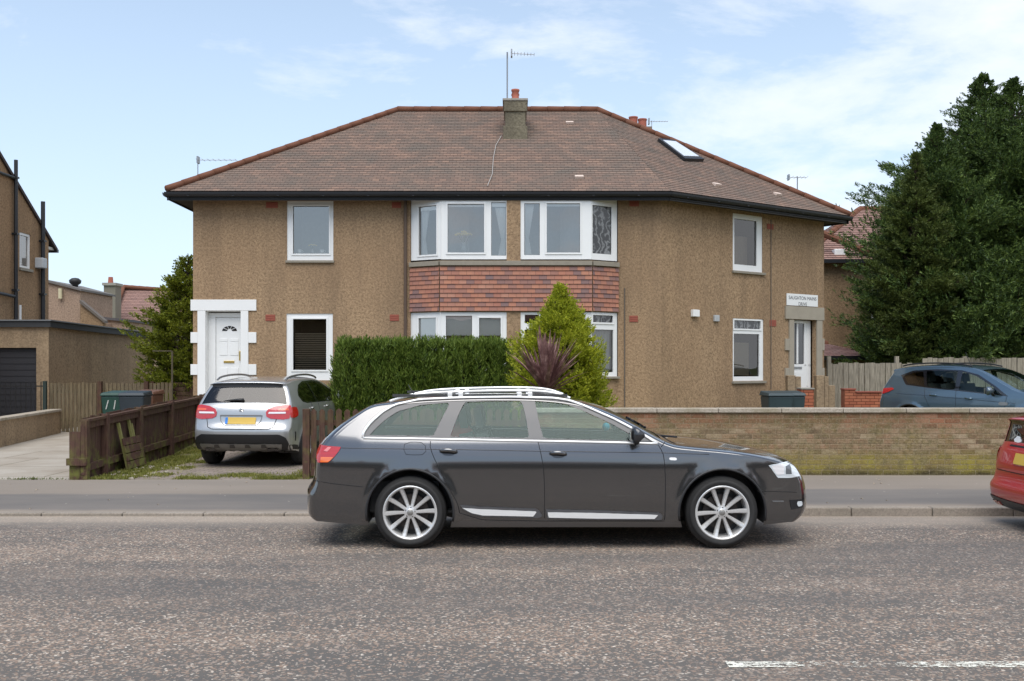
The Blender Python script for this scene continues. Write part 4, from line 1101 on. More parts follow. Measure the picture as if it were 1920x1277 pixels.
# panes and pillars (both sides)
panes = [[(693, 815.5), (703, 804), (722, 787), (745, 771), (790, 759), (844, 754.5), (827, 787), (812, 817)],
         [(844, 818.5), (857, 783), (871, 753.5), (920, 752), (979, 752), (987, 787), (992, 821)],
         [(1003, 752), (1036, 753), (1062, 758), (1092, 769), (1146, 794), (1180, 813), (1196, 826), (1110, 824), (1019, 822), (1010, 787)]]
pill = fill = None
dl_in = [est_map(*p) for p in dlo_px]
for sd_ in 'rl':
    sg = -1 if sd_ == 'r' else 1
    # gloss pillars = window band minus panes
    vs, T = fill2d(dlo, [resample(em(p) + em(p)[:1], .05)[:-1] for p in panes], .06)
    Vv = [car.side(p[0], p[1], -.004, sg) for p in vs]; nn = [Vector((car.nrm(*p).x, sg * car.nrm(*p).y, car.nrm(*p).z)) for p in vs]
    mesh_obj('window_pillar', Vv, [f if sg < 0 else f[::-1] for f in T], simple('pillar_black', (.045, .045, .047), .35, coat=.5), root, nn)
    for p in panes:
        q = resample(em(p) + em(p)[:1], .05)[:-1]; vs, T = fill2d(q, (), .08)
        mesh_obj('side_window', [car.side(a, b, -.010, sg) for a, b in vs], [f if sg < 0 else f[::-1] for f in T], M['cglass'], root, [Vector((car.nrm(*k).x, sg * car.nrm(*k).y, car.nrm(*k).z)) for k in vs])
# seams
for L in ([(807, 827), (806, 836), (810, 850), (826, 885), (845, 920), (858, 944), (862, 962)], [(1009, 829), (1013, 845), (1019, 875), (1021, 910), (1021, 972)], [(1234, 834), (1243, 848), (1246, 866), (1248, 900), (1247, 966), (1246, 975)],
          [(862, 962), (905, 975), (1021, 977), (1246, 977)], [(1247, 829), (1240, 838)], [(588, 901), (625, 907), (680, 913)], [(1420, 921), (1440, 921), (1500, 923)]):
    car.line('panel_gap', em(L), 'seam', .0035, .0)
car.line('crease_shade', em([(641, 840), (700, 841), (860, 843), (1011, 846), (1240, 849), (1330, 852)]), simple('crease_shadow', (.05, .05, .053), .4), .004, -.001)  # body groove drawn as a dark line standing in for its shade
for L in ([(757, 829), (797, 829), (799, 850), (793, 853), (762, 853), (757, 849)],): 
    P = fillets(em(L)); car.line('fuel_flap', P + P[:1], 'seam', .0025, 0, sg=(-1,))
for (a, b) in (((825, 845), (857, 846.5)), ((1031, 849.5), (1062, 851))):
    for s_ in (-1, 1):
        (xa, za), (xb, zb) = est_map(*a), est_map(*b)
        mb = MB(); P = [car.side(xa, za - .005, .012, s_), car.side(xa + .02, za - .004, .035, s_), car.side((xa + xb) / 2, (za + zb) / 2, .042, s_), car.side(xb - .02, zb - .004, .035, s_), car.side(xb, zb - .005, .012, s_)]
        mb.tube(P, [.012, .018, .019, .018, .012], 10, flat=.7); mb.build('door_handle', gM, root, sm=True)
    car.patch('handle_recess', fillets([(xa + .012, za - .005), (xa + .03, za - .045), (xb - .03, za - .047), (xb - .012, za - .005)]), M['blackg'], .002, 'r', .03)
# rubbing strips with bright inserts
for sd_ in 'rl':
    car.patch('sill_trim', em([(863, 947), (905, 950), (1008, 954), (1018, 968), (1010, 971), (905, 968.5), (884, 964), (868, 955)]), simple('sill_grey', (.13, .13, .135), .35, .5), .012, sd_)
    car.patch('sill_trim', em([(1024, 955), (1120, 957), (1236, 961), (1243, 966), (1240, 975), (1120, 974.5), (1026, 972)]), simple('sill_grey', (.13, .13, .135), .35, .5), .012, sd_)
    car.patch('sill_insert', em([(866, 952), (905, 954.5), (1007, 958.5), (1000, 968), (905, 966), (884, 961.5)]), 'satin', .020, sd_, .04)
    car.patch('sill_insert', em([(1027, 960), (1120, 961.5), (1234, 965), (1227, 972.5), (1120, 972), (1028, 970)]), 'satin', .020, sd_, .04)
    tl = em([(597, 834.5), (640, 838.5), (634, 848), (626, 858), (616, 867.5), (596, 867.5), (592.8, 858), (593.5, 846)])
    L1 = car.patch('tail_lamp', tl, 'red_lens', .008, sd_, .03)
    car.patch('amber_lens', em([(602, 857), (626, 857.5), (616, 867), (601, 867)]), 'amber_lens', .010, sd_, .03, parent=L1)
    car.patch('reverse_lens', em([(607, 845), (616, 838), (622, 839), (614, 847)]), simple('pink_lens', (.75, .25, .25), .2), .010, sd_, .03, parent=L1)
    hl = em([(1441, 872.5), (1462, 868.5), (1484, 867.5), (1494, 878), (1501, 893), (1480, 896), (1458, 896), (1450, 884)])
    L2 = car.patch('headlamp', hl, 'clear_lens', .006, sd_, .03)
    car.patch('lamp_chrome', em([(1446, 874), (1463, 870.5), (1470, 871), (1470, 889), (1457, 891)]), 'white_lens', .008, sd_, .03, parent=L2)
    car.patch('lamp_bulb_housing', em([(1473, 874), (1482, 872), (1484, 889), (1473, 889)]), simple('lamp_dark', (.12, .13, .14), .2, coat=1), .008, sd_, .02, parent=L2)
    car.patch('side_indicator', fillets(em([(1255, 857.5), (1269, 858), (1269, 863.5), (1255, 863)]), 1), 'white_lens', .006, sd_, .02)
    car.patch('side_marker', em([(1448, 939), (1470, 939), (1470, 940.6), (1448, 940.6)]), 'metal', .004, sd_, .02)
    car.patch('bumper_vent', em([(1480, 938), (1504, 936), (1506, 950), (1484, 956)]), M['black'], .004, sd_, .03)
    car.patch('fog_lamp', fillets(em([(1494, 940), (1503, 939), (1504, 948), (1495, 950)])), 'clear_lens', .008, sd_, .02)
    car.patch('mirror_base', em([(1181, 813), (1200, 815.5), (1226, 829.8), (1198, 828.5)]), M['blackg'], .006, sd_, .03)
car.patch('rear_plate', [(-.26, .62), (.26, .62), (.26, .73), (-.26, .73)], 'plate', .01, 'back', .08)
car.patch('front_grille', fillets([(-.30, .35), (.30, .35), (.42, .74), (-.42, .74)], 1), M['blackg'], .006, 'front', .08)
# rubber arch lips
for wx in car.wheels:
    A = [(wx + (car.arch + .008) * math.cos(a), car.wr + (car.arch + .008) * math.sin(a)) for a in [math.pi * (-.06 + 1.12 * k / 24) for k in range(25)]]
    car.line('arch_lip', [p for p in A if p[1] > .22], simple('lip_dark', (.02, .02, .021), .5), .011, -.002, flat=.8)
# roof rails
for s_ in (-1, 1):
    P = []
    RLp = [(731, 752.5), (745, 747), (775, 740), (820, 735.5), (900, 733), (960, 732), (1010, 733), (1035, 736), (1055, 741), (1069, 746.5)]
    for (px, py) in RLp:
        D = YC - .66; P.append((PX(px, D) - X0, s_ * .66, PZ(py, D)))
    P = [tuple(p) for p in chaikin(P, 2)]
    mb = MB(); mb.tube(P, .0125, 8, flat=.9)
    rr_ = mb.build('roof_rail', M['satin'], root, sm=True)
    for px in (844, 864, 974, 994):
        mb = MB(); x_ = PX(px, YC - .66) - X0; z_ = PZ(738, YC - .66); mb.box(x_ - .022, x_ + .022, s_ * .66 - .02, s_ * .66 + .02, z_ - .035, z_ + .012); mb.build('rail_foot', M['satin'], rr_, bevel=.006)
    mb = MB(); mb.box(P[3][0], P[-4][0], s_ * .665 - .012, s_ * .665 + .012, PZ(744, 9.49), PZ(739, 9.49)); mb.build('rail_channel', simple('roof_channel', (.05, .05, .05), .5), rr_)
car.mirror(PX(1200, 9.15) - X0, PZ(829, 9.2), s=.92, mat='mirror_grey') if False else None
Car.root_mats['mirror_grey'] = simple('mirror_dark', (.035, .036, .04), .3, .4, coat=.8)
car.mirror(PX(1196, 9.15) - X0, PZ(829, 9.2), s=.85, mat='mirror_grey')
car.wheel(10, .037, .244, rot=.06)
car.interior(.2, 2.15, .3, .42)
mb = MB(); mb.blob((.45, -.32, .93), .19, 12, 8, .85); o = None
cs = empty('child_seat', (X0 + .40, YC - .35, .62), 'red padded child seat behind the rear side window of the grey estate car', 'child seat')
mb = MB(); mb.blob((0, 0, .36), .17, 14, 9, .9); mb.blob((.0, 0, .22), .2, 14, 9, .9); mb.build('shell', simple('red_fabric', (.34, .05, .045), .8), cs, sm=True)
mb = MB(); mb.blob((.05, -.02, .34), .13, 12, 8, .9); mb.build('padding', simple('dark_pad', (.09, .04, .04), .9), cs, sm=True)
ho = empty('air_freshener', (X0 + PX(1137, 9.9) - X0, YC - .2, PZ(801, 9.9)), 'small turquoise thing hanging inside the windscreen of the grey estate car', 'hanging ornament')
mb = MB(); mb.blob((0, 0, 0), .038, 12, 8, 1.1); mb.build('disc', simple('turquoise', (.03, .45, .62), .5), ho, sm=True)
mb = MB(); mb.tube([(0, 0, .03), (.01, 0, .14)], .003, 4); mb.build('cord', M['black'], ho)
mb = MB(); mb.tube([(-.02, 0, 0), (-.06, 0, .05), (-.10, 0, .12)], [.012, .006, .003], 6); 
an = mb.build('roof_aerial', M['black'], root, sm=True); an.location = (PX(770, 9.9) - X0 + .05, 0, PZ(745, 9.9))
mb = MB(); mb.tube([(PX(1270, 9.6) - X0, -.5, PZ(820, 9.6)), (PX(1250, 9.6) - X0, -.1, PZ(820, 9.8)), (PX(1230, 9.8) - X0, .4, PZ(817, 9.9))], .010, 6); mb.build('wiper', M['black'], root)
# ------------------------------------------------------------------ silver crossover
SC = .97
root = empty('crossover_car', (PX(450, 16.25), 16.2, .0), 'silver crossover with yellow rear plate parked on the block driveway', 'car', rz=R(90 - 6), s=SC)
root.rotation_euler = (0, R(-1.2), R(84))
sec2 = [(.15, .90), (.25, .95), (.4, .985), (.55, 1.), (.75, 1.), (.9, .985), (1.02, .955), (1.08, .93), (1.3, .81), (1.5, .68)]
plan2 = [(.05, .84), (.2, .925), (.4, .97), (.7, .995), (1.0, 1.), (3.2, 1.), (3.7, .98), (3.95, .94), (4.15, .87), (4.4, .74)]
S2 = [(.24, .30, .12, 2.6), (.10, .34, .14, 2.6), (.02, .46, .16, 2.6), (.0, .60, .17, 2.6), (.015, .70, .17, 2.6), (.07, .76, .17, 2.7), (.10, .86, .17, 2.8), (.12, .98, .16, 2.8), (.17, 1.08, .14, 2.8), (.22, 1.115, .12, 2.8), (.31, 1.25, .10, 2.8), (.40, 1.385, .09, 2.7), (.36, 1.43, .085, 2.7), (.40, 1.455, .08, 2.6), (.7, 1.485, .07, 2.5), (1.3, 1.51, .07, 2.5), (1.9, 1.50, .07, 2.5), (2.35, 1.45, .07, 2.5),
      (2.8, 1.28, .07, 2.4), (3.2, 1.07, .07, 2.4), (3.35, 1.04, .06, 2.4), (3.8, .98, .07, 2.4), (4.1, .90, .1, 2.4), (4.3, .78, .16, 2.3), (4.41, .6, .2, 2.3), (4.41, .42, .2, 2.3), (4.33, .28, .17, 2.3)]
dlo2 = resample([(.72, 1.19), (.80, 1.09), (1.0, 1.055), (2.0, 1.03), (3.02, 1.0), (2.72, 1.20), (2.3, 1.375), (1.9, 1.425), (1.3, 1.425), (.98, 1.37), (.80, 1.28), (.72, 1.19)], .045)[:-1]
sM = paint('silver_paint', (.46, .462, .455), .62, .30, .04)
Car.lowz = None
Car.root_mats = {'body': sM, 'glass': M['cglassd'], 'rglass': glass('tinted_rear_glass', .03, (.10, .11, .12), .08), 'mirror_grey': sM}
c2 = Car(root, S2, .90, sec2, plan2, (.86, 3.56), .34, .385, dlo2, .25, [(.20, .40, 1.10, 1.40), (2.38, 3.2, 1.08, 1.44)], gv=.90, flare=.02)
for sd_ in 'rl':
    sg = -1 if sd_ == 'r' else 1
    pn = [[(.80, 1.18), (.86, 1.11), (1.1, 1.08), (1.55, 1.065), (1.50, 1.39), (1.3, 1.395), (1.02, 1.345), (.86, 1.26)], [(1.63, 1.065), (2.2, 1.05), (2.9, 1.03), (2.68, 1.19), (2.28, 1.35), (1.9, 1.395), (1.60, 1.395)]]
    vs, T = fill2d(dlo2, [resample(p + p[:1], .05)[:-1] for p in pn], .06)
    nf = lambda p: Vector((c2.nrm(*p).x, sg * c2.nrm(*p).y, c2.nrm(*p).z))
    mesh_obj('window_pillar', [c2.side(p[0], p[1], -.004, sg) for p in vs], [f if sg < 0 else f[::-1] for f in T], M['blackg'], root, [nf(p) for p in vs])
    for p in pn:
        q = resample(p + p[:1], .05)[:-1]; vs, T = fill2d(q, (), .08)
        mesh_obj('side_window', [c2.side(a, b, -.008, sg) for a, b in vs], [f if sg < 0 else f[::-1] for f in T], M['cglassd'], root, [nf(k) for k in vs])
    s_ = sg
    # tail lamps wrap round the corner: rear piece and side piece
    y = lambda v: -s_ * -1 * v
    TL = [(s_ * a, b) for a, b in ((.42, .95), (.45, 1.0), (.56, 1.045), (.72, 1.065), (.80, 1.05), (.80, .845), (.70, .83), (.50, .845), (.43, .88))]
    L_ = c2.patch('tail_lamp', TL, 'red_lens', .012, 'back', .03)
    c2.patch('tail_lamp_side', [(.20, 1.02), (.30, 1.03), (.42, 1.02), (.45, .95), (.42, .88), (.30, .85), (.20, .86)], 'red_lens', .012, sd_, .03, parent=L_)
    c2.patch('white_lens', [(s_ * a, b) for a, b in ((.46, .925), (.74, .925), (.74, .955), (.47, .955))], 'white_lens', .018, 'back', .03, parent=L_)
    c2.patch('amber_lens', [(s_ * a, b) for a, b in ((.62, .975), (.78, .975), (.77, 1.01), (.62, 1.0))], lamp_mat('orange_lens', (.75, .10, .03)), .018, 'back', .03, parent=L_)
    c2.patch('side_vent', [(.30, .62), (.33, .62), (.335, .46), (.31, .47)], M['black'], .006, sd_, .03)
    c2.patch('exhaust_tip', [(s_ * .62, .33), (s_ * .44, .33), (s_ * .45, .375), (s_ * .61, .375)], M['blackg'], .034, 'back', .03, depth=.02)
    mb = MB(); P = [(.60, s_ * .60, 1.475), (.75, s_ * .605, 1.515), (1.2, s_ * .61, 1.54), (1.8, s_ * .61, 1.53), (2.2, s_ * .605, 1.485), (2.3, s_ * .60, 1.45)]
    mb.tube([tuple(p) for p in chaikin(P, 2)], .018, 8); mb.build('roof_rail', simple('rail_alloy', (.25, .25, .25), .3, .7), root, sm=True)
    c2.patch('arch_cladding', [(1.28, .26), (1.31, .34), (3.12, .34), (3.15, .26), (3.1, .25), (1.3, .25)], M['black'], .012, sd_, .06)
for wx in c2.wheels:
    A = [(wx + (c2.arch + .012) * math.cos(a), c2.wr + (c2.arch + .012) * math.sin(a)) for a in [math.pi * (-.02 + 1.04 * k / 24) for k in range(25)]]
    c2.line('arch_lip', [p for p in A if p[1] > .26], 'black', .022, -.004, flat=.6)
c2.patch('bumper_valance', [(-.76, .33), (-.80, .44), (-.76, .54), (-.66, .59), (.66, .59), (.76, .54), (.80, .44), (.76, .33), (.5, .27), (-.5, .27)], M['black'], .014, 'back', .06)
c2.patch('bumper_cladding', [(-.86, .27), (-.86, .40), (-.80, .42), (-.78, .30)], M['black'], .01, 'back', .05); c2.patch('bumper_cladding', [(.78, .30), (.80, .42), (.86, .40), (.86, .27)], M['black'], .01, 'back', .05)
c2.patch('skid_plate', [(-.66, .30), (-.70, .44), (.70, .44), (.66, .30), (.35, .285), (.30, .33), (-.30, .33), (-.35, .285)], simple('skid_alloy', (.23, .225, .21), .4, .6), .026, 'back', .05)
for k in (-.4, -.13, .13, .4): c2.patch('skid_rib', [(k - .05, .38), (k - .035, .43), (k + .035, .43), (k + .05, .38)], simple('skid_dark', (.07, .065, .06), .4, .4), .031, 'back', .03)
c2.patch('number_plate', [(-.26, .755), (.26, .755), (.26, .865), (-.26, .865)], 'plate', .014, 'back', .06)
c2.patch('plate_band', [(.215, .757), (.26, .757), (.26, .863), (.215, .863)], 'plate_blue', .017, 'back', .04)
c2.patch('plate_recess_shade', [(-.36, .885), (.36, .885), (.36, .905), (-.36, .905)], simple('silver_shade', (.14, .14, .14), .4), .01, 'back', .05)  # dark silver strip paints the shade along the recess edge
mb = MB()
for L in ([(-.36, .90), (-.34, .80), (-.27, .735), (.27, .735), (.34, .80), (.36, .90)], [(-.60, .85), (-.56, .71), (-.48, .675), (.48, .675), (.56, .71), (.60, .85)]):
    P = []
    for (yv, zv) in resample(L, .04):
        h = c2.bvh.ray_cast(Vector((-3, yv, zv)), Vector((1, 0, 0))); P.append(h[0] + Vector((-.001, 0, 0)))
    mb = MB(); mb.tube(P, .006, 5); mb.build('boot_seam', M['seam'] if L[0][0] < -.5 else simple('silver_shade', (.14, .14, .14), .4), root)  # outer line is the seam; inner one paints the recess edge's shade
mb = MB()
h = c2.bvh.ray_cast(Vector((-3, 0, .985)), Vector((1, 0, 0)))[0]; mb.lathe([(.030, .0), (.038, .004), (.038, .012)], (0, 0, 0), 'y', 16); mb.tube([(0, 0, 0), (0, 0, .036)], .004, 4); mb.tube([(0, 0, 0), (.03, 0, -.02)], .004, 4); mb.tube([(0, 0, 0), (-.03, 0, -.02)], .004, 4)
bd = mb.build('badge', M['chrome'], root); bd.location = h + Vector((-.012, 0, 0)); bd.rotation_euler = (0, 0, R(-90))
c2.patch('spoiler_band', [(-.60, 1.355), (.60, 1.355), (.62, 1.405), (-.62, 1.405)], M['black'], .006, 'back', .05)
pw = [c2.bvh.ray_cast(Vector((-3, yv, zv)), Vector((1, 0, 0)))[0] + Vector((-.02, 0, 0)) for yv, zv in ((.0, 1.145), (.1, 1.15), (.24, 1.14), (.34, 1.13))]
mb = MB(); mb.tube(pw, [.03, .022, .012, .006], 8); mb.build('rear_wiper', M['black'], root, sm=True)
c2.mirror(2.72, 1.03, s=1.05, mat='mirror_grey'); c2.wheel(10, .05, .235, rot=.1, mat='alloy', yo=.893); c2.interior(.9, 2.9, .38, .55)
c2.line('door_handle', [(1.12, .96), (1.28, .965)], 'body', .016, .02); c2.line('door_handle', [(2.0, .945), (2.16, .95)], 'body', .016, .02)
c2.line('panel_gap', [(1.22, 1.07), (1.2, .8), (1.3, .55), (1.32, .3)], 'seam', .004, 0); c2.line('panel_gap', [(1.60, 1.06), (1.62, .6), (1.6, .3)], 'seam', .004, 0)
# ------------------------------------------------------------------ blue crossover behind the wall
root = empty('blue_car', (9.32, 24.6, .03), 'metallic blue family car parked beyond the brick wall near the timber fence', 'car', rz=R(-54), s=1.0)
sec3 = [(.2, .92), (.4, .98), (.6, 1.), (.8, 1.), (.95, .985), (1.08, .955), (1.15, .93), (1.4, .82), (1.62, .70)]
plan3 = [(.05, .84), (.2, .925), (.4, .97), (.7, .995), (1.0, 1.), (3.3, 1.), (3.8, .98), (4.05, .94), (4.3, .86), (4.5, .74)]
S3 = [(.2, .35, .12, 2.6), (.03, .42, .16, 2.6), (.0, .6, .17, 2.6), (.0, .8, .17, 2.6), (.06, .95, .17, 2.7), (.10, 1.1, .15, 2.8), (.20, 1.28, .12, 2.8), (.36, 1.5, .09, 2.7), (.30, 1.56, .08, 2.6), (.40, 1.60, .07, 2.5), (.9, 1.655, .06, 2.5), (1.5, 1.68, .06, 2.5), (2.1, 1.66, .06, 2.5), (2.5, 1.60, .06, 2.5),
      (3.0, 1.36, .07, 2.4), (3.4, 1.16, .07, 2.4), (3.6, 1.11, .06, 2.4), (4.05, 1.03, .08, 2.4), (4.35, .90, .12, 2.4), (4.5, .7, .18, 2.3), (4.52, .5, .2, 2.3), (4.42, .32, .17, 2.3)]
dlo3 = resample([(.62, 1.42), (.80, 1.20), (1.4, 1.14), (2.4, 1.06), (3.25, .99), (2.95, 1.20), (2.5, 1.45), (2.1, 1.54), (1.5, 1.565), (.9, 1.53), (.62, 1.42)], .05)[:-1]
bM = paint('blue_metallic_paint', (.10, .16, .215), .6, .26)
Car.root_mats = {'body': bM, 'glass': M['cglass'], 'rglass': M['cglassd'], 'mirror_grey': bM}
c3 = Car(root, S3, .92, sec3, plan3, (.95, 3.64), .345, .40, dlo3, .28, [(.20, .37, 1.2, 1.51), (2.52, 3.42, 1.15, 1.60)], gv=.9, flare=.02)
pn = [[(.70, 1.40), (.83, 1.24), (1.28, 1.18), (1.16, 1.51), (.92, 1.49)], [(1.34, 1.175), (2.02, 1.115), (2.0, 1.525), (1.5, 1.535), (1.24, 1.52)], [(2.12, 1.11), (3.10, 1.02), (2.88, 1.19), (2.46, 1.42), (2.12, 1.51)]]
for sd_ in 'rl':
    sg = -1 if sd_ == 'r' else 1; nf = lambda p: Vector((c3.nrm(*p).x, sg * c3.nrm(*p).y, c3.nrm(*p).z))
    vs, T = fill2d(dlo3, [resample(p + p[:1], .05)[:-1] for p in pn], .06)
    mesh_obj('window_pillar', [c3.side(p[0], p[1], -.004, sg) for p in vs], [f if sg < 0 else f[::-1] for f in T], M['blackg'], root, [nf(p) for p in vs])
    for k, p in enumerate(pn):
        q = resample(p + p[:1], .05)[:-1]; vs, T = fill2d(q, (), .08)
        mesh_obj('side_window', [c3.side(a, b, -.008, sg) for a, b in vs], [f if sg < 0 else f[::-1] for f in T], M['cglassd'] if k == 0 else M['cglass'], root, [nf(k_) for k_ in vs])
    L_ = c3.patch('tail_lamp', [(.12, 1.0), (.10, 1.10), (.46, 1.13), (.52, 1.10), (.38, 1.03), (.2, .98)], 'red_lens', .012, sd_, .03)
    c3.patch('tail_lamp_rear', [(sg * .80, .98), (sg * .80, 1.1), (sg * .55, 1.08), (sg * .55, 1.0)], 'red_lens', .012, 'back', .04, parent=L_)
    c3.patch('headlamp', [(3.9, .92), (4.0, .98), (4.30, .88), (4.36, .78), (4.2, .78)], 'clear_lens', .01, sd_, .04)
    c3.line('door_handle', [(1.45, .98), (1.62, .975)], 'body', .018, .025, sg=(sg,)); c3.line('door_handle', [(2.30, .93), (2.46, .925)], 'body', .018, .025, sg=(sg,))
    c3.line('crease_shade', [(.6, 1.0), (1.4, .97), (2.4, .91), (3.4, .85)], simple('blue_shade', (.03, .05, .08), .5), .006, 0, sg=(sg,))  # shade of the crease painted as a darker blue line
    mb = MB(); P = [(.55, s, z) for s, z in ()] or [(.6, sg * .63, 1.635), (.8, sg * .64, 1.68), (1.4, sg * .64, 1.71), (2.0, sg * .64, 1.69), (2.3, sg * .63, 1.63)]
    mb.tube([tuple(p) for p in chaikin(P, 2)], .016, 8); mb.build('roof_rail', M['black'], root, sm=True)
    c3.patch('door_badge', fillets([(3.05, .80), (3.25, .80), (3.25, .87), (3.05, .87)]), 'metal', .01, sd_, .03)
    c3.line('panel_gap', [(2.06, 1.10), (2.08, .7), (2.05, .3)], 'seam', .004, 0, sg=(sg,)); c3.line('panel_gap', [(1.3, 1.15), (1.32, .95), (1.45, .7), (1.5, .3)], 'seam', .004, 0, sg=(sg,)); c3.line('panel_gap', [(3.22, 1.0), (3.18, .8), (3.15, .3)], 'seam', .004, 0, sg=(sg,))
for wx in c3.wheels:
    A = [(wx + (c3.arch + .01) * math.cos(a), c3.wr + (c3.arch + .01) * math.sin(a)) for a in [math.pi * (-.02 + 1.04 * k / 24) for k in range(25)]]
    c3.line('arch_lip', [p for p in A if p[1] > .3], 'black', .02, -.004, flat=.6)
c3.mirror(2.92, 1.02, s=1.05, mat='mirror_grey'); c3.wheel(5, .08, .24, mat='alloy', yo=.91); c3.interior(.9, 3.1, .4, .62)
c3.patch('front_grille', fillets([(-.55, .45), (.55, .45), (.6, .85), (-.6, .85)], 1), M['blackg'], .01, 'front', .1)
mb = MB(); mb.tube([(0, 0, 0), (-.12, 0, .28)], .006, 5); o = mb.build('roof_aerial', M['black'], root); o.location = (1.9, 0, 1.67)
# ------------------------------------------------------------------ red car entering on the right
root = empty('red_car', (5.09, 10.16, 0), 'bright red hatchback cut off by the right edge, parked ahead of the grey estate', 'car', s=1.0)
sec4 = [(.15, .93), (.25, .97), (.45, 1.0), (.55, .985), (.62, .965), (.78, .955), (.86, .93), (1.1, .87), (1.3, .76)]
plan4 = [(.08, .90), (.2, .95), (.4, .98), (.8, 1.), (3.0, 1.), (3.5, .97), (3.8, .9), (4.0, .8)]
S4 = [(.25, .16, .08, 3.2), (.10, .19, .10, 3.2), (.02, .27, .11, 3.4), (.0, .36, .11, 3.4), (.01, .44, .11, 3.4), (.055, .47, .11, 3.4), (.075, .56, .11, 3.2), (.06, .62, .11, 3.2), (.09, .72, .11, 3.2), (.12, .82, .10, 3.2), (.16, .85, .09, 3.2), (.19, .98, .08, 3.2), (.22, 1.09, .07, 3.2), (.18, 1.115, .06, 3.2), (.24, 1.135, .05, 3.0), (.6, 1.20, .05, 2.8), (1.2, 1.25, .05, 2.6), (1.8, 1.25, .05, 2.6), (2.2, 1.18, .05, 2.5),
      (2.7, .98, .06, 2.4), (3.0, .84, .06, 2.4), (3.5, .76, .07, 2.4), (3.85, .64, .12, 2.3), (3.98, .45, .16, 2.3), (3.95, .25, .15, 2.3)]
dlo4 = resample([(.45, 1.0), (.55, .88), (1.2, .85), (2.7, .82), (2.3, 1.0), (1.9, 1.13), (1.3, 1.17), (.8, 1.13), (.45, 1.0)], .05)[:-1]
rM = paint('red_paint', (.50, .014, .018), .25, .3, .04)
Car.root_mats = {'body': rM, 'glass': M['cglassd'], 'rglass': glass('red_rear_glass', .12, (.16, .17, .17)), 'mirror_grey': rM}
c4 = Car(root, S4, .86, sec4, plan4, (.78, 3.2), .29, .33, dlo4, .2, [(.15, .24, .86, 1.085), (2.22, 2.98, .86, 1.17)], gv=.90, flare=.012)
for sd_ in 'rl':
    sg = -1 if sd_ == 'r' else 1; nf = lambda p: Vector((c4.nrm(*p).x, sg * c4.nrm(*p).y, c4.nrm(*p).z)); vs, T = fill2d(dlo4, (), .07)
    mesh_obj('side_window', [c4.side(p[0], p[1], -.006, sg) for p in vs], [f if sg < 0 else f[::-1] for f in T], M['cglassd'], root, [nf(p) for p in vs])
    c4.patch('tail_lamp', [(.14, .60), (.15, .80), (.30, .82), (.38, .72), (.30, .62)], 'red_lens', .01, sd_, .03)
    c4.patch('rear_reflector', [(sg * .50, .215), (sg * .72, .215), (sg * .72, .25), (sg * .50, .25)], 'red_lens', .022, 'back', .03)
    c4.patch('headlamp', [(3.5, .66), (3.6, .72), (3.85, .62), (3.7, .56)], 'clear_lens', .01, sd_, .04)
c4.patch('bumper_valance', [(-.78, .16), (-.80, .30), (-.3, .285), (.3, .285), (.80, .30), (.78, .16)], simple('valance_grey', (.03, .032, .034), .45), .012, 'back', .05)
c4.patch('number_plate', [(-.26, .66), (.26, .66), (.26, .77), (-.26, .77)], 'plate', .016, 'back', .05)
c4.patch('boot_shadow_gap', [(-.5, .845), (.5, .845), (.5, .828), (-.5, .828)], M['seam'], .003, 'back', .05)
c4.patch('boot_shadow_gap', [(-.68, .575), (.68, .575), (.68, .567), (-.68, .567)], M['seam'], .003, 'back', .05)
c4.patch('window_sticker', [(.30, .885), (.34, .93), (.41, .94), (.47, .90), (.44, .875), (.36, .872)], M['upvc'], .002, 'back', .02)
c4.wheel(7, .05, .2, yo=.85); c4.interior(.7, 2.6, .25, .34); c4.mirror(2.4, .82, mat='mirror_grey', s=.9)
# ------------------------------------------------------------------ neighbouring buildings
def wall_line(x, py, yref):  # height of a pixel row at depth
    return PZ(py, yref)
# left neighbour: gable wall X = -14.2 facing right
hx = -14.2
nb_ = empty('neighbour_house', (hx, 31, 0), 'tall brown roughcast gable end with black drainpipes at the left edge', 'house')
ye = 31.05; za = PZ(443, 31) 
mb = MB(); gy = [(14.0, -.1), (ye, -.1), (ye, za), (25.2, 9.35), (19.4, za), (14.0, za)]
gy = [(19.4, -.1), (ye, -.1), (ye, za - .1), (25.2, 9.3), (19.4, za - .1)]
i = 0
hole = (29.22, 29.9, PZ(503, 29.5), PZ(437, 29.5))
pts = gy
mb.face([(hx, y, z) for y, z in [(19.4, -.1), (hole[0], -.1), (hole[0], hole[2]), (hole[0], hole[3]), (hole[0], 9.3 - (hole[0] - 25.2) * (9.3 - za + .1) / (ye - 25.2)), (25.2, 9.3), (19.4, za - .1)]], None)
zt = lambda y: 9.3 - (y - 25.2) * (9.3 - za + .1) / (ye - 25.2)
mb.face([(hx, y, z) for y, z in [(hole[0], -.1), (hole[1], -.1), (hole[1], hole[2]), (hole[0], hole[2])]])
mb.face([(hx, y, z) for y, z in [(hole[0], hole[3]), (hole[1], hole[3]), (hole[1], zt(hole[1])), (hole[0], zt(hole[0]))]])
mb.face([(hx, y, z) for y, z in [(hole[1], -.1), (ye, -.1), (ye, zt(ye)), (hole[1], zt(hole[1]))]])
for (y0, z0, y1, z1) in ((hole[0], hole[2], hole[1], hole[2]), (hole[1], hole[2], hole[1], hole[3]), (hole[1], hole[3], hole[0], hole[3]), (hole[0], hole[3], hole[0], hole[2])):
    mb.face([(hx, y0, z0), (hx, y1, z1), (hx - .12, y1, z1), (hx - .12, y0, z0)])
mb.face([(hx, ye, -.1), (hx - 9, ye, -.1), (hx - 9, ye, za), (hx, ye, za)]); mb.face([(hx, 19.4, -.1), (hx, 19.4, za), (hx - 9, 19.4, za), (hx - 9, 19.4, -.1)])
mb.build('wall', roughcast('roughcast_orange', (.30, .195, .11), .95), nb_)
mb = MB(); 
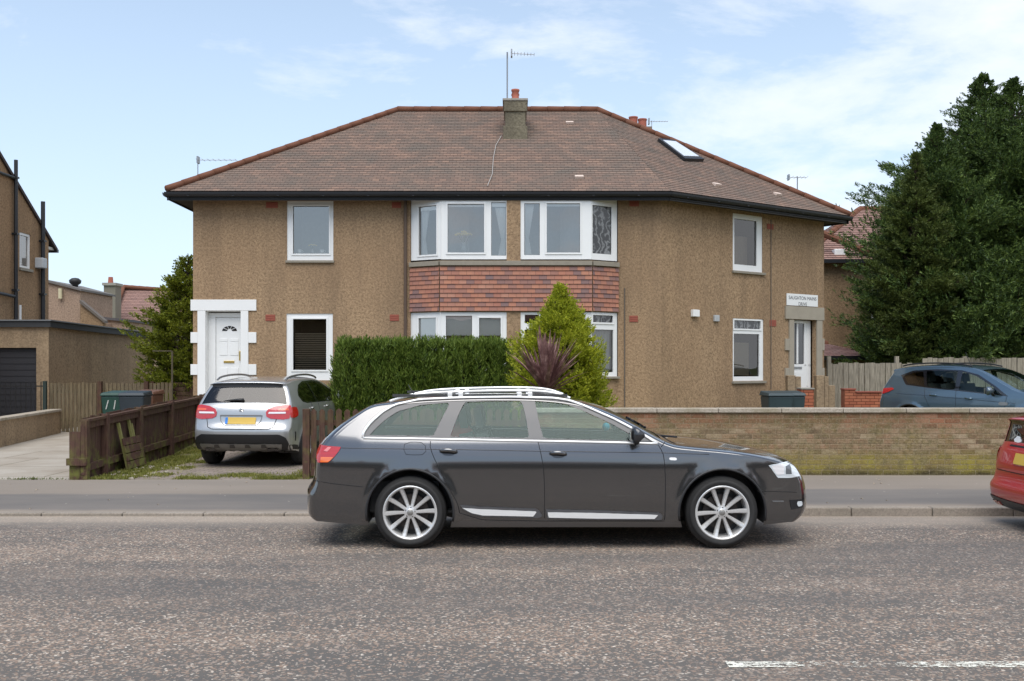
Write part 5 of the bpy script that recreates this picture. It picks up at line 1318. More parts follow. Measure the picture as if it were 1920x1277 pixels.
for (ya, zA, yb, zB) in ((25.2, 9.38, ye + .5, zt(ye + .5) + .08), (25.2, 9.38, 18.9, zt(ye + .5) + .08)):
    mb.hexa([(hx + .06, ya, zA - .08), (hx - 9, ya, zA - .08), (hx - 9, yb, zB - .08), (hx + .06, yb, zB - .08), (hx + .06, ya, zA + .03), (hx - 9, ya, zA + .03), (hx - 9, yb, zB + .03), (hx + .06, yb, zB + .03)])
mb.build('roof', simple('roof_edge_dark', (.045, .03, .025), .8), nb_)
mb = MB(); mb.box(hx - 9, hx + .07, ye + .42, ye + .54, zt(ye + .5) - .02, zt(ye + .5) + .08); mb.build('gutter', M['gutter'], nb_)
mb = MB(); mb.box(hx - 9, hx - .02, ye + .02, ye + .42, zt(ye) - .28, zt(ye) - .20); mb.build('soffit', simple('pale_soffit', (.6, .58, .52), .7), nb_)
def vpipe(y, z0, z1, r, mat, name='drainpipe', off=.09):
    m = MB(); m.tube([(hx + off, y, z0), (hx + off, y, z1)], r, 8)
    z = z0 + .6
    while z < z1 - .3: m.box(hx, hx + off + r + .01, y - r - .02, y + r + .02, z, z + .05); z += 1.6
    return m.build(name, mat, nb_)
def gabY(px): return hx * F / (px - 960)
y1 = gabY(24); vpipe(y1, 0, PZ(300, y1), .055, M['gutter']); y2 = gabY(75); vpipe(y2, 0, PZ(378, y2), .065, M['gutter'])
for (p0, p1) in (((0, 326), (24, 334)), ((0, 551), (22, 556))):
    a = gabY(p0[0]); b = gabY(p1[0]); m = MB(); m.tube([(hx + .08, a - 2, PZ(p0[1], a) + .05), (hx + .08, a, PZ(p0[1], a)), (hx + .08, b, PZ(p1[1], b))], .045, 8); m.build('drainpipe', M['gutter'], nb_)
y3 = gabY(33); vpipe(y3, 0, PZ(572, y3), .04, M['upvc'], 'waste_pipe', .07)
y4 = gabY(69); m = MB(); m.box(hx, hx + .25, y4 - .14, y4 + .14, PZ(503, y4), PZ(484, y4)); m.build('boiler_flue_box', simple('flue_grey', (.45, .47, .48), .5), nb_, bevel=.02)
m = MB(); hw2 = (hole[0] + hole[1]) / 2
m.box(hx - .09, hx - .03, hole[0], hole[0] + .07, hole[2], hole[3]); m.box(hx - .09, hx - .03, hole[1] - .07, hole[1], hole[2], hole[3]); m.box(hx - .09, hx - .03, hole[0] + .07, hole[1] - .07, hole[2], hole[2] + .07); m.box(hx - .09, hx - .03, hole[0] + .07, hole[1] - .07, hole[3] - .07, hole[3])
wf_ = m.build('window', M['upvc'], nb_); m = MB(); m.face([(hx - .07, hole[0], hole[2]), (hx - .07, hole[1], hole[2]), (hx - .07, hole[1], hole[3]), (hx - .07, hole[0], hole[3])]); m.build('pane', M['hglass'], wf_)
m = MB(); m.box(hx - .4, hx - .35, hole[0] - .1, hole[1] + .1, hole[2] - .1, hole[3] + .1); m.build('blind', M['blind'], wf_); m = MB(); m.box(hx, hx + .06, hole[0] - .05, hole[1] + .05, hole[2] - .08, hole[2]); m.build('sill', M['sill'], wf_)
under(nb_)
# garage
gx = -11.66; ga = empty('garage', (gx, 25.5, 0), 'flat roofed roughcast garage with a black up and over door', 'garage')
mb = MB(); zg, zb_ = PZ(612, 25.5), PZ(634, 33)
dx1 = PX(68, 25.5); dx0 = dx1 - 2.3
panel(mb, (-15.4, 25.5), (gx, 25.5), -.05, zg, [(dx0 + 15.4, dx1 + 15.4, -.05, PZ(652, 25.5))])
mb.face([(gx, 25.5, -.05), (gx, 33, -.05), (gx, 33, zb_), (gx, 25.5, zg)]); mb.face([(gx, 33, -.05), (-15.4, 33, -.05), (-15.4, 33, zb_), (gx, 33, zb_)]); mb.face([(-15.4, 33, -.05), (-15.4, 25.5, -.05), (-15.4, 25.5, zg), (-15.4, 33, zb_)])
mb.build('wall', M['castg'], ga)
mb = MB(); e_ = .08; mb.hexa([(-15.5, 25.5 - e_, zg - .02), (gx + e_, 25.5 - e_, zg - .02), (gx + e_, 33.1, zb_ - .02), (-15.5, 33.1, zb_ - .02), (-15.5, 25.5 - e_, zg + .13), (gx + e_, 25.5 - e_, zg + .13), (gx + e_, 33.1, zb_ + .13), (-15.5, 33.1, zb_ + .13)])
rf = mb.build('roof', simple('felt_fascia', (.035, .038, .042), .7), ga)
mb = MB(); e_ = .12; mb.hexa([(-15.5, 25.5 - e_, zg + .135), (gx + e_, 25.5 - e_, zg + .135), (gx + e_, 33.1, zb_ + .135), (-15.5, 33.1, zb_ + .135), (-15.5, 25.5 - e_, zg + .165), (gx + e_, 25.5 - e_, zg + .165), (gx + e_, 33.1, zb_ + .165), (-15.5, 33.1, zb_ + .165)])
mb.build('roof_capping', simple('felt_edge', (.17, .18, .19), .7), rf)
mb = MB(); k = 0; z = 0.02
while z < PZ(652, 25.5) - .01:
    z1 = min(z + .155, PZ(652, 25.5)); mb.hexa([(dx0, 25.60, z), (dx1, 25.60, z), (dx1, 25.66, z), (dx0, 25.66, z), (dx0, 25.615, z1), (dx1, 25.615, z1), (dx1, 25.66, z1), (dx0, 25.66, z1)]); z = z1
mb.build('door', simple('black_garage_door', (.022, .022, .026), .5), ga)
under(ga)
# far buildings
def slab(name, poly, D, depth, mat, parent, **k):
    mb = MB(); P = [(PX(x, D), PZ(y, D)) for x, y in poly]; mb.prism(P, 'y', D, D + depth); o = mb.build(name, mat, parent, fix=True, **k); return o
an_ = empty('annexe', (-15, 37, 0), 'pinkish roughcast back extension between the gable end and the distant red roof', 'extension')
slab('wall', [(88, 528), (150, 545), (150, 600), (190, 606), (190, 660), (88, 660)], 37, 3, M['castp'], an_)
slab('parapet', [(86, 524), (152, 541.5), (152, 545.5), (86, 528.5)], 36.9, 3.2, simple('parapet_grey', (.16, .15, .14), .9), an_)
slab('lean_to', [(150.5, 566), (193, 603), (193, 660), (150.5, 660)], 36.6, .3, M['cast2'], an_)
slab('lean_to_roof', [(149, 562), (196, 601), (196, 606), (149, 568)], 36.5, .3, simple('coping_brown', (.13, .11, .09), .8), an_)
slab('low_wall', [(193.5, 598), (240, 602), (240, 670), (193.5, 670)], 38, 3, M['castp'], an_)
slab('low_roof', [(192, 594), (242, 599), (242, 603.5), (192, 599)], 37.9, 3.2, simple('slate_dark', (.09, .085, .09), .8), an_)
mb = MB(); mb.lathe([(0, 0), (.10, 0), (.10, .12), (.2, .2), (.22, .3), (.12, .38), (0, .40)], (PX(141, 37.6), 37.6, PZ(541, 37.6)), n=12); mb.build('flue_cowl', simple('flue_black', (.02, .02, .02), .6), an_, sm=True)
mb = MB(); mb.tube([(PX(113, 36.9), 36.9, PZ(560, 36.9)), (PX(113, 36.9), 36.9, PZ(541, 36.9))], .07, 8); mb.build('vent_pipe', simple('cream_plastic', (.62, .56, .36), .6), an_)
under(an_)
fh = empty('distant_house', (-22, 60, 0), 'far red tiled hipped house with a roughcast chimney on the left skyline', 'house')
D = 60; ex0, ex1 = PX(150, D), PX(350, D); zr, ze = PZ(535, D + 3), PZ(612, D)
mb = MB(); ap = (PX(232, D + 4), D + 4, zr); ap2 = (PX(330, D + 4), D + 4, zr - .25)
roof_plane(mb, [(ex0, D, ze), (ex1, D, ze), ap2, ap], .2, .02); roof_plane(mb, [(ex0, D + 9, ze), (ex0, D, ze), ap], .2, .02); roof_plane(mb, [(ex1, D + 9, ze), (ex0, D + 9, ze), ap, ap2], .2, .02)
rf = mb.build('roof', M['roof2'], fh); mb = MB(); ridge_run(mb, ap, ap2, .12); ridge_run(mb, (ex0, D, ze + .03), ap, .12); ridge_run(mb, ap, (PX(208, D), D, ze + .2), .12); mb.build('ridge_tile', M['ridge'], rf)
mb = MB(); mb.box(ex0 + .4, ex1 - .4, D + .4, D + 8.6, -.1, ze); mb.build('wall', M['castp'], fh)
mb = MB(); mb.box(PX(188, 59), PX(210, 59), 59.5, 60.4, 4.4, PZ(530, 59)); ch_ = mb.build('chimney', simple('chimney_far', (.20, .18, .14), .9), rf); mb = MB(); mb.box(PX(186, 59), PX(212, 59), 59.4, 60.5, PZ(534, 59), PZ(529, 59)); mb.build('chimney_cap', M['conc'], rf)
mb = MB(); mb.lathe([(.16, PZ(529, 59)), (.13, PZ(517, 59)), (.0, PZ(517, 59))], (PX(196, 59), 59.9, 0), n=10); mb.build('chimney_pot', M['pot'], rf)
mb = MB(); mb.box(PX(163, 60), PX(175, 60), 60.4, 60.5, PZ(578, 60), PZ(571, 60)); mb.build('rooflight', M['chrome'], rf, bevel=.02)
under(fh)
# right distant house behind the conifers
rh = empty('corner_house', (14, 37, 0), 'brown roughcast house with a salmon red hipped roof, half hidden behind the dark conifers', 'house')
D = 37; zE = PZ(487, D); x0 = PX(1500, D); x1 = PX(1900, D)
mb = MB(); r1 = (PX(1612, D + 5), D + 5, PZ(392, D + 5)); r2 = (PX(1800, D + 5), D + 5, PZ(392, D + 5))
roof_plane(mb, [(x0, D, zE), (x1, D, zE), r2, r1], .2, .02); roof_plane(mb, [(x0, D + 10, zE), (x0, D, zE), r1], .2, .02); roof_plane(mb, [(x1, D + 10, zE), (x0, D + 10, zE), r1, r2], .2, .02); roof_plane(mb, [(x1, D, zE), (x1, D + 10, zE), r2], .2, .02)
rf = mb.build('roof', M['roof2'], rh); mb = MB(); ridge_run(mb, r1, r2, .12); ridge_run(mb, (x0, D, zE + .05), r1, .12); pa = (PX(1548, D), D + .6, PZ(436, D + .6)); ridge_run(mb, pa, (PX(1640, D), D + .2, PZ(476, D)), .12); mb.build('ridge_tile', M['ridge'], rf)
mb = MB(); mb.box(x0 + .3, x1 - .3, D + .4, D + 9.6, -.1, zE); mb.build('wall', M['cast2'], rh)
mb = MB(); mb.box(x0, x1, D - .06, D + .04, zE - .12, zE + .02); mb.build('gutter', M['gutter'], rh)
mb = MB(); p = (PX(1582, D), D + .5, PZ(472, D)); mb.box(p[0] - .2, p[0] + .2, p[1] - .1, p[1] + .3, p[2] - .1, p[2] + .15); mb.build('roof_vent', M['upvc'], rf, bevel=.03)
for (xx, w0) in ((1640, 26), (1700, 26)):
    mb = MB(); a = PX(xx, D); mb.box(a, a + .9, D + .34, D + .39, PZ(600, D), PZ(540, D)); f_ = mb.build('window', M['upvc'], rh); mb = MB(); mb.box(a + .08, a + .82, D + .32, D + .335, PZ(597, D), PZ(543, D)); mb.build('pane', M['blackg'], f_)
under(rh)
og = empty('outbuilding', (PX(1580, 33), 33, 0), 'low outbuilding with a faded red tiled roof just over the timber fence', 'shed')
D = 33; x0, x1 = PX(1520, D), PX(1650, D); mb = MB(); zo = PZ(668, D)
roof_plane(mb, [(x0, D, zo), (x1, D, zo), (x1 - 1.1, D + 2, PZ(645, D + 2)), (x0, D + 2, PZ(645, D + 2))], .2, .02); rf = mb.build('roof', tiles('faded_tiles', [(.26, .14, .12), (.34, .18, .15), (.42, .25, .22)], .3, .2, .01, moss=(.4, .34, .32), moss_amt=.5), og)
mb = MB(); ridge_run(mb, (x0, D + 2, PZ(645, D + 2)), (x1 - 1.1, D + 2, PZ(645, D + 2)), .12); mb.build('ridge_tile', M['ridge'], rf)
mb = MB(); mb.box(x0 + .1, x1 - .1, D + .2, D + 3.5, -.1, zo); mb.build('wall', M['cast2'], og); mb = MB(); mb.box(x0, x1, D - .04, D + .06, zo - .12, zo); mb.build('gutter', M['gutter'], og)
under(og)
# chimney of the house behind, just showing over the right hip
bh = empty('rear_chimney', (PX(1197, 31), 31, 6.5), 'pair of red chimney pots peeping over the right hip of the main roof', 'chimney')
mb = MB(); mb.box(-.34, .42, 0, .6, 0, PZ(237, 31) - 6.5); mb.build('stack', simple('stack_brown', (.20, .15, .11), .9), bh)
for xo, py in ((-.12, 215), (.16, 219)):
    mb = MB(); zt_ = PZ(py, 31) - 6.5; zb2 = PZ(240, 31) - 6.5; mb.lathe([(.0, zb2), (.13, zb2), (.13, zt_ - .05), (.145, zt_ - .04), (.145, zt_), (0, zt_)], (xo, .3, 0), n=12); mb.build('chimney_pot', M['pot'], bh)
aerial('tv_aerial', (PX(1222, 32), 32, 7.3), PZ(226, 32) - 7.3, (-.1, .5), 'thin aerial standing beside the red chimney pots', r=.01, span=.2)
# ------------------------------------------------------------------ walls
def brick_mat():
    t = NT('weathered_brick'); uv = t.coord('UV')
    br = t.n('ShaderNodeTexBrick', {'Vector': uv, 'Color1': (0, 0, 0, 1), 'Color2': (1, 1, 1, 1), 'Mortar': (.5, .5, .5, 1), 'Scale': 1.0, 'Mortar Size': .008, 'Brick Width': .225, 'Row Height': .075, 'Mortar Smooth': .4})
    f = t.noise(uv, 17, 6, .85); f2 = t.noise(uv, 42, 4, .85); l = t.noise(uv, 1.3, 6, .7); l2 = t.noise(uv, 2.6, 5, .7)
    v = t.math('ADD', t.math('MULTIPLY', br.outputs['Color'], .55), t.math('MULTIPLY', f, .5))
    c = t.ramp(v, [(.25, (.13, .09, .065)), (.40, (.27, .165, .115)), (.55, (.40, .235, .165)), (.68, (.42, .31, .235)), (.8, (.50, .42, .33))])
    c = t.mix(t.ramp(l, [(.34, 0.), (.58, .75)]), c, t.mix(t.ramp(f, [(.35, 0.), (.65, 1.)]), (.19, .155, .09), (.46, .40, .29)))
    c = t.mix(t.ramp(l2, [(.50, 0.), (.66, .75)]), c, t.mix(t.ramp(f, [(.4, 0.), (.6, 1.)]), (.15, .13, .05), (.33, .27, .12)))
    z = t.n('ShaderNodeSeparateXYZ', {0: uv}).outputs[1]
    zz = t.math('ADD', z, t.math('MULTIPLY', l, .35))
    c = t.mix(t.ramp(zz, [(.28, .75), (.48, .70), (.64, 0.)]), c, t.mix(t.ramp(l2, [(.38, 0.), (.62, 1.)]), (.25, .22, .085), (.42, .39, .06)))
    c = t.mix(t.ramp(zz, [(.24, .95), (.36, .0)]), c, (.06, .05, .03))
    c = t.mix(t.ramp(t.math('ADD', z, t.math('MULTIPLY', f, .04)), [(.76, 0.), (.88, .5)]), c, t.mix(t.ramp(l, [(.4, 0.), (.6, 1.)]), (.45, .18, .11), (.14, .09, .05)))
    c = t.mix(t.math('MULTIPLY', br.outputs['Fac'], .6), c, (.40, .35, .26))
    c = t.mix(1.0, c, (.80, .73, .62), 'MULTIPLY')
    c = t.mix(t.ramp(t.noise(uv, 5.0, 4, .7), [(.48, 0.), (.64, .6)]), c, t.mix(t.ramp(f, [(.35, 0.), (.65, 1.)]), (.10, .085, .04), (.24, .20, .10)))
    sp2 = t.ramp(f2, [(.57, 0.), (.68, .85)]); c = t.mix(sp2, c, (.50, .43, .33))
    dk = t.ramp(f2, [(.32, .8), (.45, 0.)]); c = t.mix(dk, c, (.06, .05, .035))
    h = t.math('SUBTRACT', f, t.math('MULTIPLY', br.outputs['Fac'], .8))
    return t.done(t.prin(c, .95, normal=t.bump(h, .8, .015), spec=.15))
BR = brick_mat()
bw = empty('brick_wall', (1.2, 14.8, 0), 'long mossy weathered brick boundary wall with a concrete coping behind the pavement', 'wall')
x0, x1 = .35, 26.; mb = MB()
mb.m = 0; mb.box(x0, x1, 14.82, 15.03, 0, .985); mb.build('brickwork', BR, bw)
cp = NT('coping_concrete'); _v = cp.coord(); _n = cp.noise(_v, 40, 4, .75); _m = cp.noise(_v, 1.6, 5, .7)
_c = cp.mix(cp.ramp(_n, [(.3, 0.), (.7, 1.)]), (.26, .22, .165), (.50, .44, .36)); _c = cp.mix(cp.ramp(_m, [(.5, 0.), (.68, .7)]), _c, (.20, .17, .09))
CP = cp.done(cp.prin(_c, .9, normal=cp.bump(_n, .5, .008)))
mb = MB(); x = x0 - .03
while x < x1: 
    w_ = random.choice((.91, .92, .90)); mb.box(x, x + w_ - .008, 14.785, 15.065, .986, 1.048 + random.uniform(0, .004)); x += w_
mb.build('coping', CP, bw, bevel=.008)
under(bw)
lw = empty('low_wall', (-11, 22, 0), 'low roughcast wall with mossy coping in front of the garage railing', 'wall')
p = [(-10.25, 19.5), (-11.12, 24.7)]; 
mb = MB(); mb.seg(p[1], p[0], -.11, .11, -.05, .56); mb.build('wall', M['castg'], lw); mb = MB(); mb.seg(p[1], p[0], -.14, .14, .561, .62); mb.build('coping', CP, lw, bevel=.01); under(lw)
# black railing
ra = empty('iron_railing', (-12.5, 24.9, 0), 'black iron railing standing in front of the black garage door', 'railing')
mb = MB(); X0r, X1r = -15.2, -11.5
zt_ = PZ(716, 24.9)
for z in (zt_ - .12, .40): mb.box(X0r, X1r, 24.89, 24.92, z, z + .03)
mb.build('rail', M['black'], ra); mb = MB(); x = X0r
k = 0
while x < X1r:
    m = MB(); m.tube([(x, 24.905, .1), (x, 24.905, zt_)], .012, 6); m.build('baluster', M['black'], ra); x += .125
m = MB(); m.box(-11.52, -11.44, 24.87, 24.95, -.05, zt_ + .02); m.build('post', simple('green_post', (.02, .035, .03), .6), ra); under(ra)
# pale picket fence across the neighbour drive
pf = empty('picket_fence', (-10, 25.05, 0), 'faded upright pale fence crossing in front of the garage side wall', 'fence')
x = -11.42; yv = 25.05; zt_ = PZ(718, 25.05)
mb = MB(); 
while x < -8.45:
    m = MB(); m.box(x, x + .072, yv - .012, yv + .01, .03 + random.uniform(0, .02), zt_ + random.uniform(-.02, .015)); m.build('pale', M['pale_wood'], pf); x += .098
for z in (.3, 1.0): m = MB(); m.box(-11.42, -8.42, yv + .012, yv + .06, z, z + .07); m.build('rail', M['pale_wood'], pf)
for px in (188, 275): a = PX(px, 25); m = MB(); m.box(a - .05, a + .05, yv - .12, yv - .02, 0, zt_ + .04); m.build('post', M['brown'], pf)
under(pf)
# brown boarded fence between the drives (runs away from the pavement)
bf = empty('board_fence', (-6.17, 14.7, 0), 'dark brown boarded fence with square posts between the two driveways', 'fence')
fx = -6.17; Y0, Y1 = 14.62, 21.9
def ft(y): return .86 + (y - 14.6) * .031
def fb(y): return gz(-6.0, y) + .02
y = Y0 + .05
while y < Y1 - .03:
    m = MB(); w_ = .145; zt_ = ft(y) + .06 + random.uniform(-.012, .012)
    m.box(fx - .06, fx - .04, y, y + w_ - .006, -.04, zt_); m.build('board', M['brown'], bf); y += w_
posts = [15.35, 16.75, 18.3, 19.9, 21.5]
for k, yp in enumerate([14.62] + posts):
    m = MB(); m.box(fx - .038, fx + .06, yp - .05, yp + .05, -.02, ft(yp) + (.06 if k else .02)); m.build('post', M['brown'], bf, bevel=.006)
yy_ = [14.62] + posts
for a, b in zip(yy_, yy_[1:]):
    for (zo, h_, o_) in ((-.10, .09, .0), (-.72, .10, .0)):
        m = MB(); za_, zb2 = ft(a) + zo, ft(b) + zo
        m.hexa([(fx - .038, a + .052, za_), (fx + .02, a + .052, za_), (fx + .02, b - .052, zb2), (fx - .038, b - .052, zb2), (fx - .038, a + .052, za_ + h_), (fx + .02, a + .052, za_ + h_), (fx + .02, b - .052, zb2 + h_), (fx - .038, b - .052, zb2 + h_)]); m.build('rail', M['brown'], bf)
m = MB(); a, b = Y0, Y1; m.hexa([(fx - .07, a, ft(a) - .002), (fx + .05, a, ft(a) - .002), (fx + .05, b, ft(b)), (fx - .07, b, ft(b)), (fx - .07, a, ft(a) + .035), (fx + .05, a, ft(a) + .035), (fx + .05, b, ft(b) + .035), (fx - .07, b, ft(b) + .035)]); m.build('cap_rail', M['brown'], bf)
m = MB(); m.box(fx - .20, fx - .045, 14.58, 14.62, .02, .72); m.box(fx - .03, fx + .03, 14.56, 14.60, .10, .80); m.build('end_board', M['brown'], bf)
m = MB(); m.box(fx - .22, fx + .06, 14.52, 14.575, .24, .34); m.build('end_rail', M['brown'], bf)
under(bf)
# broken slatted panel leaning on the fence
lp = empty('leaning_pallet', (-5.98, 16.2, .02), 'mossy broken slatted panel leaning against the brown boarded fence', 'pallet')
lp.rotation_euler = (0, R(-12), R(2))
for k in range(4): m = MB(); m.box(-.012, .012, -.40, .42, .04 + k * .125, .04 + k * .125 + .112); m.build('slat', M['brown'], lp, bevel=.003)
for yv, hh in ((-.36, .78), (.12, .86), (.20, .74)): m = MB(); m.box(-.055, -.014, yv, yv + .05, 0, hh); m.build('upright', simple('mossy_wood', (.20, .19, .06), .9, var=.4, scale=25), lp)
# front picket fence
qf = empty('front_picket_fence', (-3, 14.75, 0), 'short dark brown picket fence beside the pavement, partly behind the grey estate car', 'fence')
x = PX(583, 14.75); k = 0
while x < .3:
    m = MB(); h_ = PZ(767, 14.75) + random.uniform(-.006, .006); w_ = .082
    m.prism([(x, .07), (x + w_, .07), (x + w_, h_ - .03), (x + w_ * .62, h_), (x + w_ * .38, h_), (x, h_ - .03)], 'y', 14.74, 14.76); m.build('pale', M['brown'], qf); x += .122
for z in (.30, .80): m = MB(); m.box(PX(575, 14.75), .3, 14.762, 14.80, z, z + .08); m.build('rail', M['brown'], qf)
for x in (PX(567, 14.7), -1.3, .18): m = MB(); m.box(x, x + .10, 14.70 if x < -2 else 14.77, 14.80 if x < -2 else 14.86, -.02, PZ(767, 14.7) + .0); m.build('post', M['brown'], qf, bevel=.006)
under(qf)
# grey timber fence at the right
tf = empty('timber_fence', (12, 28.3, 0), 'weathered grey vertical board fence under the dark conifers', 'fence')
x = PX(1551, 28.3); D = 28.3
while x < PX(2150, 28.3):
    px = 960 + x * F / D; py = 681 if px < 1722 else 671; w_ = .135
    m = MB(); o_ = random.choice((0, .025)); m.box(x, x + w_, D - o_ - .02, D - o_, .05, PZ(py, D) + random.uniform(-.025, .02)); m.build('board', M['grey_wood'], tf); x += w_ + .008 + (.012 if o_ else 0)
for z in (.5, 1.4): m = MB(); m.box(PX(1551, D), PX(2150, D), D + .002, D + .06, z, z + .08); m.build('rail', M['grey_wood'], tf)
x = PX(1553, D); 
while x < PX(2150, D): m = MB(); m.box(x, x + .1, D + .061, D + .16, 0, PZ(668, D)); m.build('post', M['grey_wood'], tf); x += 1.9
under(tf)
# steps' side walls and small brick walls by the wing door
OB = tiles('orange_brick', [(.30, .09, .05), (.40, .13, .07), (.46, .17, .09)], .225, .075, .007, moss=(.25, .13, .08), moss_amt=.3)
ds = empty('door_steps', (7.1, 25.4, 0), 'stepped roughcast side walls flanking the steps to the white door on the wing', 'steps')
def stepwall(L, D, mat, parent, name, dep=.22):
    for (x0_, x1_, y0_) in L:
        m = MB(); m.box(PX(x0_, D), PX(x1_, D), D, D + dep, -.02, PZ(y0_, D)); m.build(name, mat, parent, bevel=.01)
stepwall([(1477, 1492, 704), (1492.5, 1502, 706)], 24.7, M['castg'], ds, 'side_wall'); stepwall([(1531, 1546, 704), (1546.5, 1554, 706), (1554.5, 1566, 723)], 24.7, M['castg'], ds, 'side_wall')
for k in range(4): m = MB(); m.box(PX(1503, 24.4), PX(1530, 24.4), 24.3 + k * .3, 25.6, .0 + k * .2, .2 + k * .2 - .001); m.build('step', M['conc'], ds, bevel=.008)
under(ds)
b1 = empty('gate_pier', (PX(1515, 23.5), 23.5, 0), 'small orange brick pier just right of the dark wheelie bins', 'pier')
m = MB(); m.box(PX(1503, 23.5), PX(1526, 23.5), 23.5, 23.9, 0, PZ(730, 23.5)); m.build('brickwork', OB, b1); m = MB(); m.box(PX(1502, 23.5), PX(1527, 23.5), 23.48, 23.92, PZ(730, 23.5) + .001, PZ(727.5, 23.5)); m.build('coping', M['conc'], b1); under(b1)
b2 = empty('garden_wall', (PX(1620, 24.5), 24.5, 0), 'low orange brick garden wall between the steps and the blue car', 'wall')
m = MB(); m.box(PX(1584, 26), PX(1604, 26), 26, 26.3, 0, PZ(731, 26)); m.box(PX(1604, 26) + .002, PX(1700, 26), 26.02, 26.25, 0, PZ(736, 26)); m.build('brickwork', OB, b2)
m = MB(); m.box(PX(1583, 26), PX(1605, 26), 25.98, 26.32, PZ(731, 26), PZ(728.5, 26)); m.box(PX(1605.5, 26), PX(1700, 26), 25.99, 26.28, PZ(736, 26), PZ(734, 26)); m.build('coping', M['vent'], b2); under(b2)
# wheelie bins
def bin_(x, y, col, lid, label, rz=0, mark=False, s=1.0, grp=None):
    e = empty('wheelie_bin', (x, y, .03), label, 'bin', grp, rz=rz, s=s); m = MB()
    m.hexa([(-.22, -.24, .06), (.22, -.24, .06), (.22, .26, .06), (-.22, .26, .06), (-.28, -.33, .96), (.28, -.33, .96), (.28, .32, .96), (-.28, .32, .96)]); m.build('bin_body', col, e, bevel=.03)
    m = MB(); m.hexa([(-.30, -.36, .962), (.30, -.36, .962), (.30, .36, .962), (-.30, .36, .962), (-.27, -.33, 1.03), (.27, -.33, 1.03), (.27, .34, 1.07), (-.27, .34, 1.07)]); m.build('lid', lid, e, bevel=.02)
    m = MB(); m.tube([(-.25, .40, 1.0), (.25, .40, 1.0)], .018, 8); m.build('handle', M['black'], e)
    for sx in (-.24, .24): m = MB(); m.lathe([(0, -.03), (.09, -.03), (.10, -.02), (.10, .02), (.09, .03), (0, .03)], (0, 0, 0), 'y', 16); w_ = m.build('wheel', M['rubber'], e); w_.location = (sx, .28, .10); w_.rotation_euler = (0, 0, R(90))
    if mark:
        for k, q in enumerate(mark):
            m = MB(); m.tube([(p[0], -.335 + (0.96 - p[1]) * .09, p[1]) for p in q], .012, 5); m.build('painted_number', simple('bin_paint', (.6, .6, .56), .8), e)
    return e
GB = simple('bin_green', (.012, .05, .036), .5, var=.2, scale=4); DB = simple('bin_dark', (.022, .032, .040), .5, var=.3, scale=4); BB_ = simple('bin_brown', (.17, .085, .055), .5, var=.2, scale=4)
four = [[(-.12, .90), (-.16, .74), (-.02, .74)], [(-.05, .86), (-.05, .62)]]; 
bin_(PX(222, 23.2), 23.2, GB, GB, 'dark green wheelie bin with painted number, leftmost behind the brown fence', 0, [[(-.10, .86), (-.16, .66)], [(.06, .86), (.02, .66)]])
bin_(PX(254, 23.1), 23.1, DB, DB, 'blackish wheelie bin between the green bin and the brown bin', R(4))
bin_(PX(276, 24.1), 24.1, BB_, BB_, 'reddish brown wheelie bin beside the pale fence end', R(-3), [[(-.12, .86), (-.18, .66)], [(.05, .86), (.0, .70), (.08, .66)]])
D2 = simple('bin_slate', (.028, .048, .056), .5, var=.25, scale=4)
bin_(PX(1456, 22.9), 22.9, D2, D2, 'dark slate wheelie bin below the lower wing window, the left one of two', R(3), grp='bins by the wing wall'); bin_(PX(1485, 22.9), 23.1, D2, D2, 'dark slate wheelie bin touching the orange brick pier', R(-2), grp='bins by the wing wall')
# garden arch frame and shed fence between garage and house
gf = empty('trellis_frame', (PX(305, 27), 27, 0), 'thin wooden post frame between the garage and the white door', 'frame')
for (a, b, y0, y1) in ((321, 324, 658, 760), (286, 322, 657, 659)): m = MB(); m.box(PX(a, 27), PX(b, 27), 27, 27.04, PZ(y1, 27), PZ(y0, 27)); m.build('bar', simple('dark_stick', (.10, .085, .055), .9), gf)
under(gf)
sf = empty('panel_fence', (PX(310, 28), 28, 0), 'dark horizontal panel fence below the left conifer', 'fence')
z = .1
while z < PZ(721, 28): m = MB(); m.box(PX(284, 28), PX(362, 28), 28, 28.03, z, z + .11); m.build('board', M['brown'], sf); z += .125
for px in (284, 320, 357): m = MB(); m.box(PX(px, 28), PX(px, 28) + .09, 27.93, 27.998, 0, PZ(715, 28)); m.build('post', M['brown'], sf)
under(sf)
# ------------------------------------------------------------------ vegetation
rng = np.random.default_rng(5)
def leaves_mesh(name, P, Dr, U, L, Wd, mat, parent, curve=.15):
    """diamond leaves: base P, direction Dr, side U"""
    n = len(P); L = L[:, None]; Wd = Wd[:, None]; N = np.cross(Dr, U)
    v = np.empty((n, 4, 3)); v[:, 0] = P; v[:, 1] = P + Dr * L * .5 + U * Wd * .5 + N * L * curve * .3; v[:, 2] = P + Dr * L - N * L * curve; v[:, 3] = P + Dr * L * .5 - U * Wd * .5 + N * L * curve * .3
    me = bpy.data.meshes.new(name); me.vertices.add(n * 4); me.loops.add(n * 4); me.polygons.add(n)
    me.vertices.foreach_set('co', v.reshape(-1)); me.loops.foreach_set('vertex_index', np.arange(n * 4, dtype=np.int32)); me.polygons.foreach_set('loop_start', np.arange(0, n * 4, 4, dtype=np.int32))
    me.materials.append(mat); me.update(calc_edges=True); me.validate()
    o = bpy.data.objects.new(name, me); COL.objects.link(o); o.parent = parent; return o
def norm(a): return a / np.maximum(np.linalg.norm(a, axis=-1, keepdims=True), 1e-9)
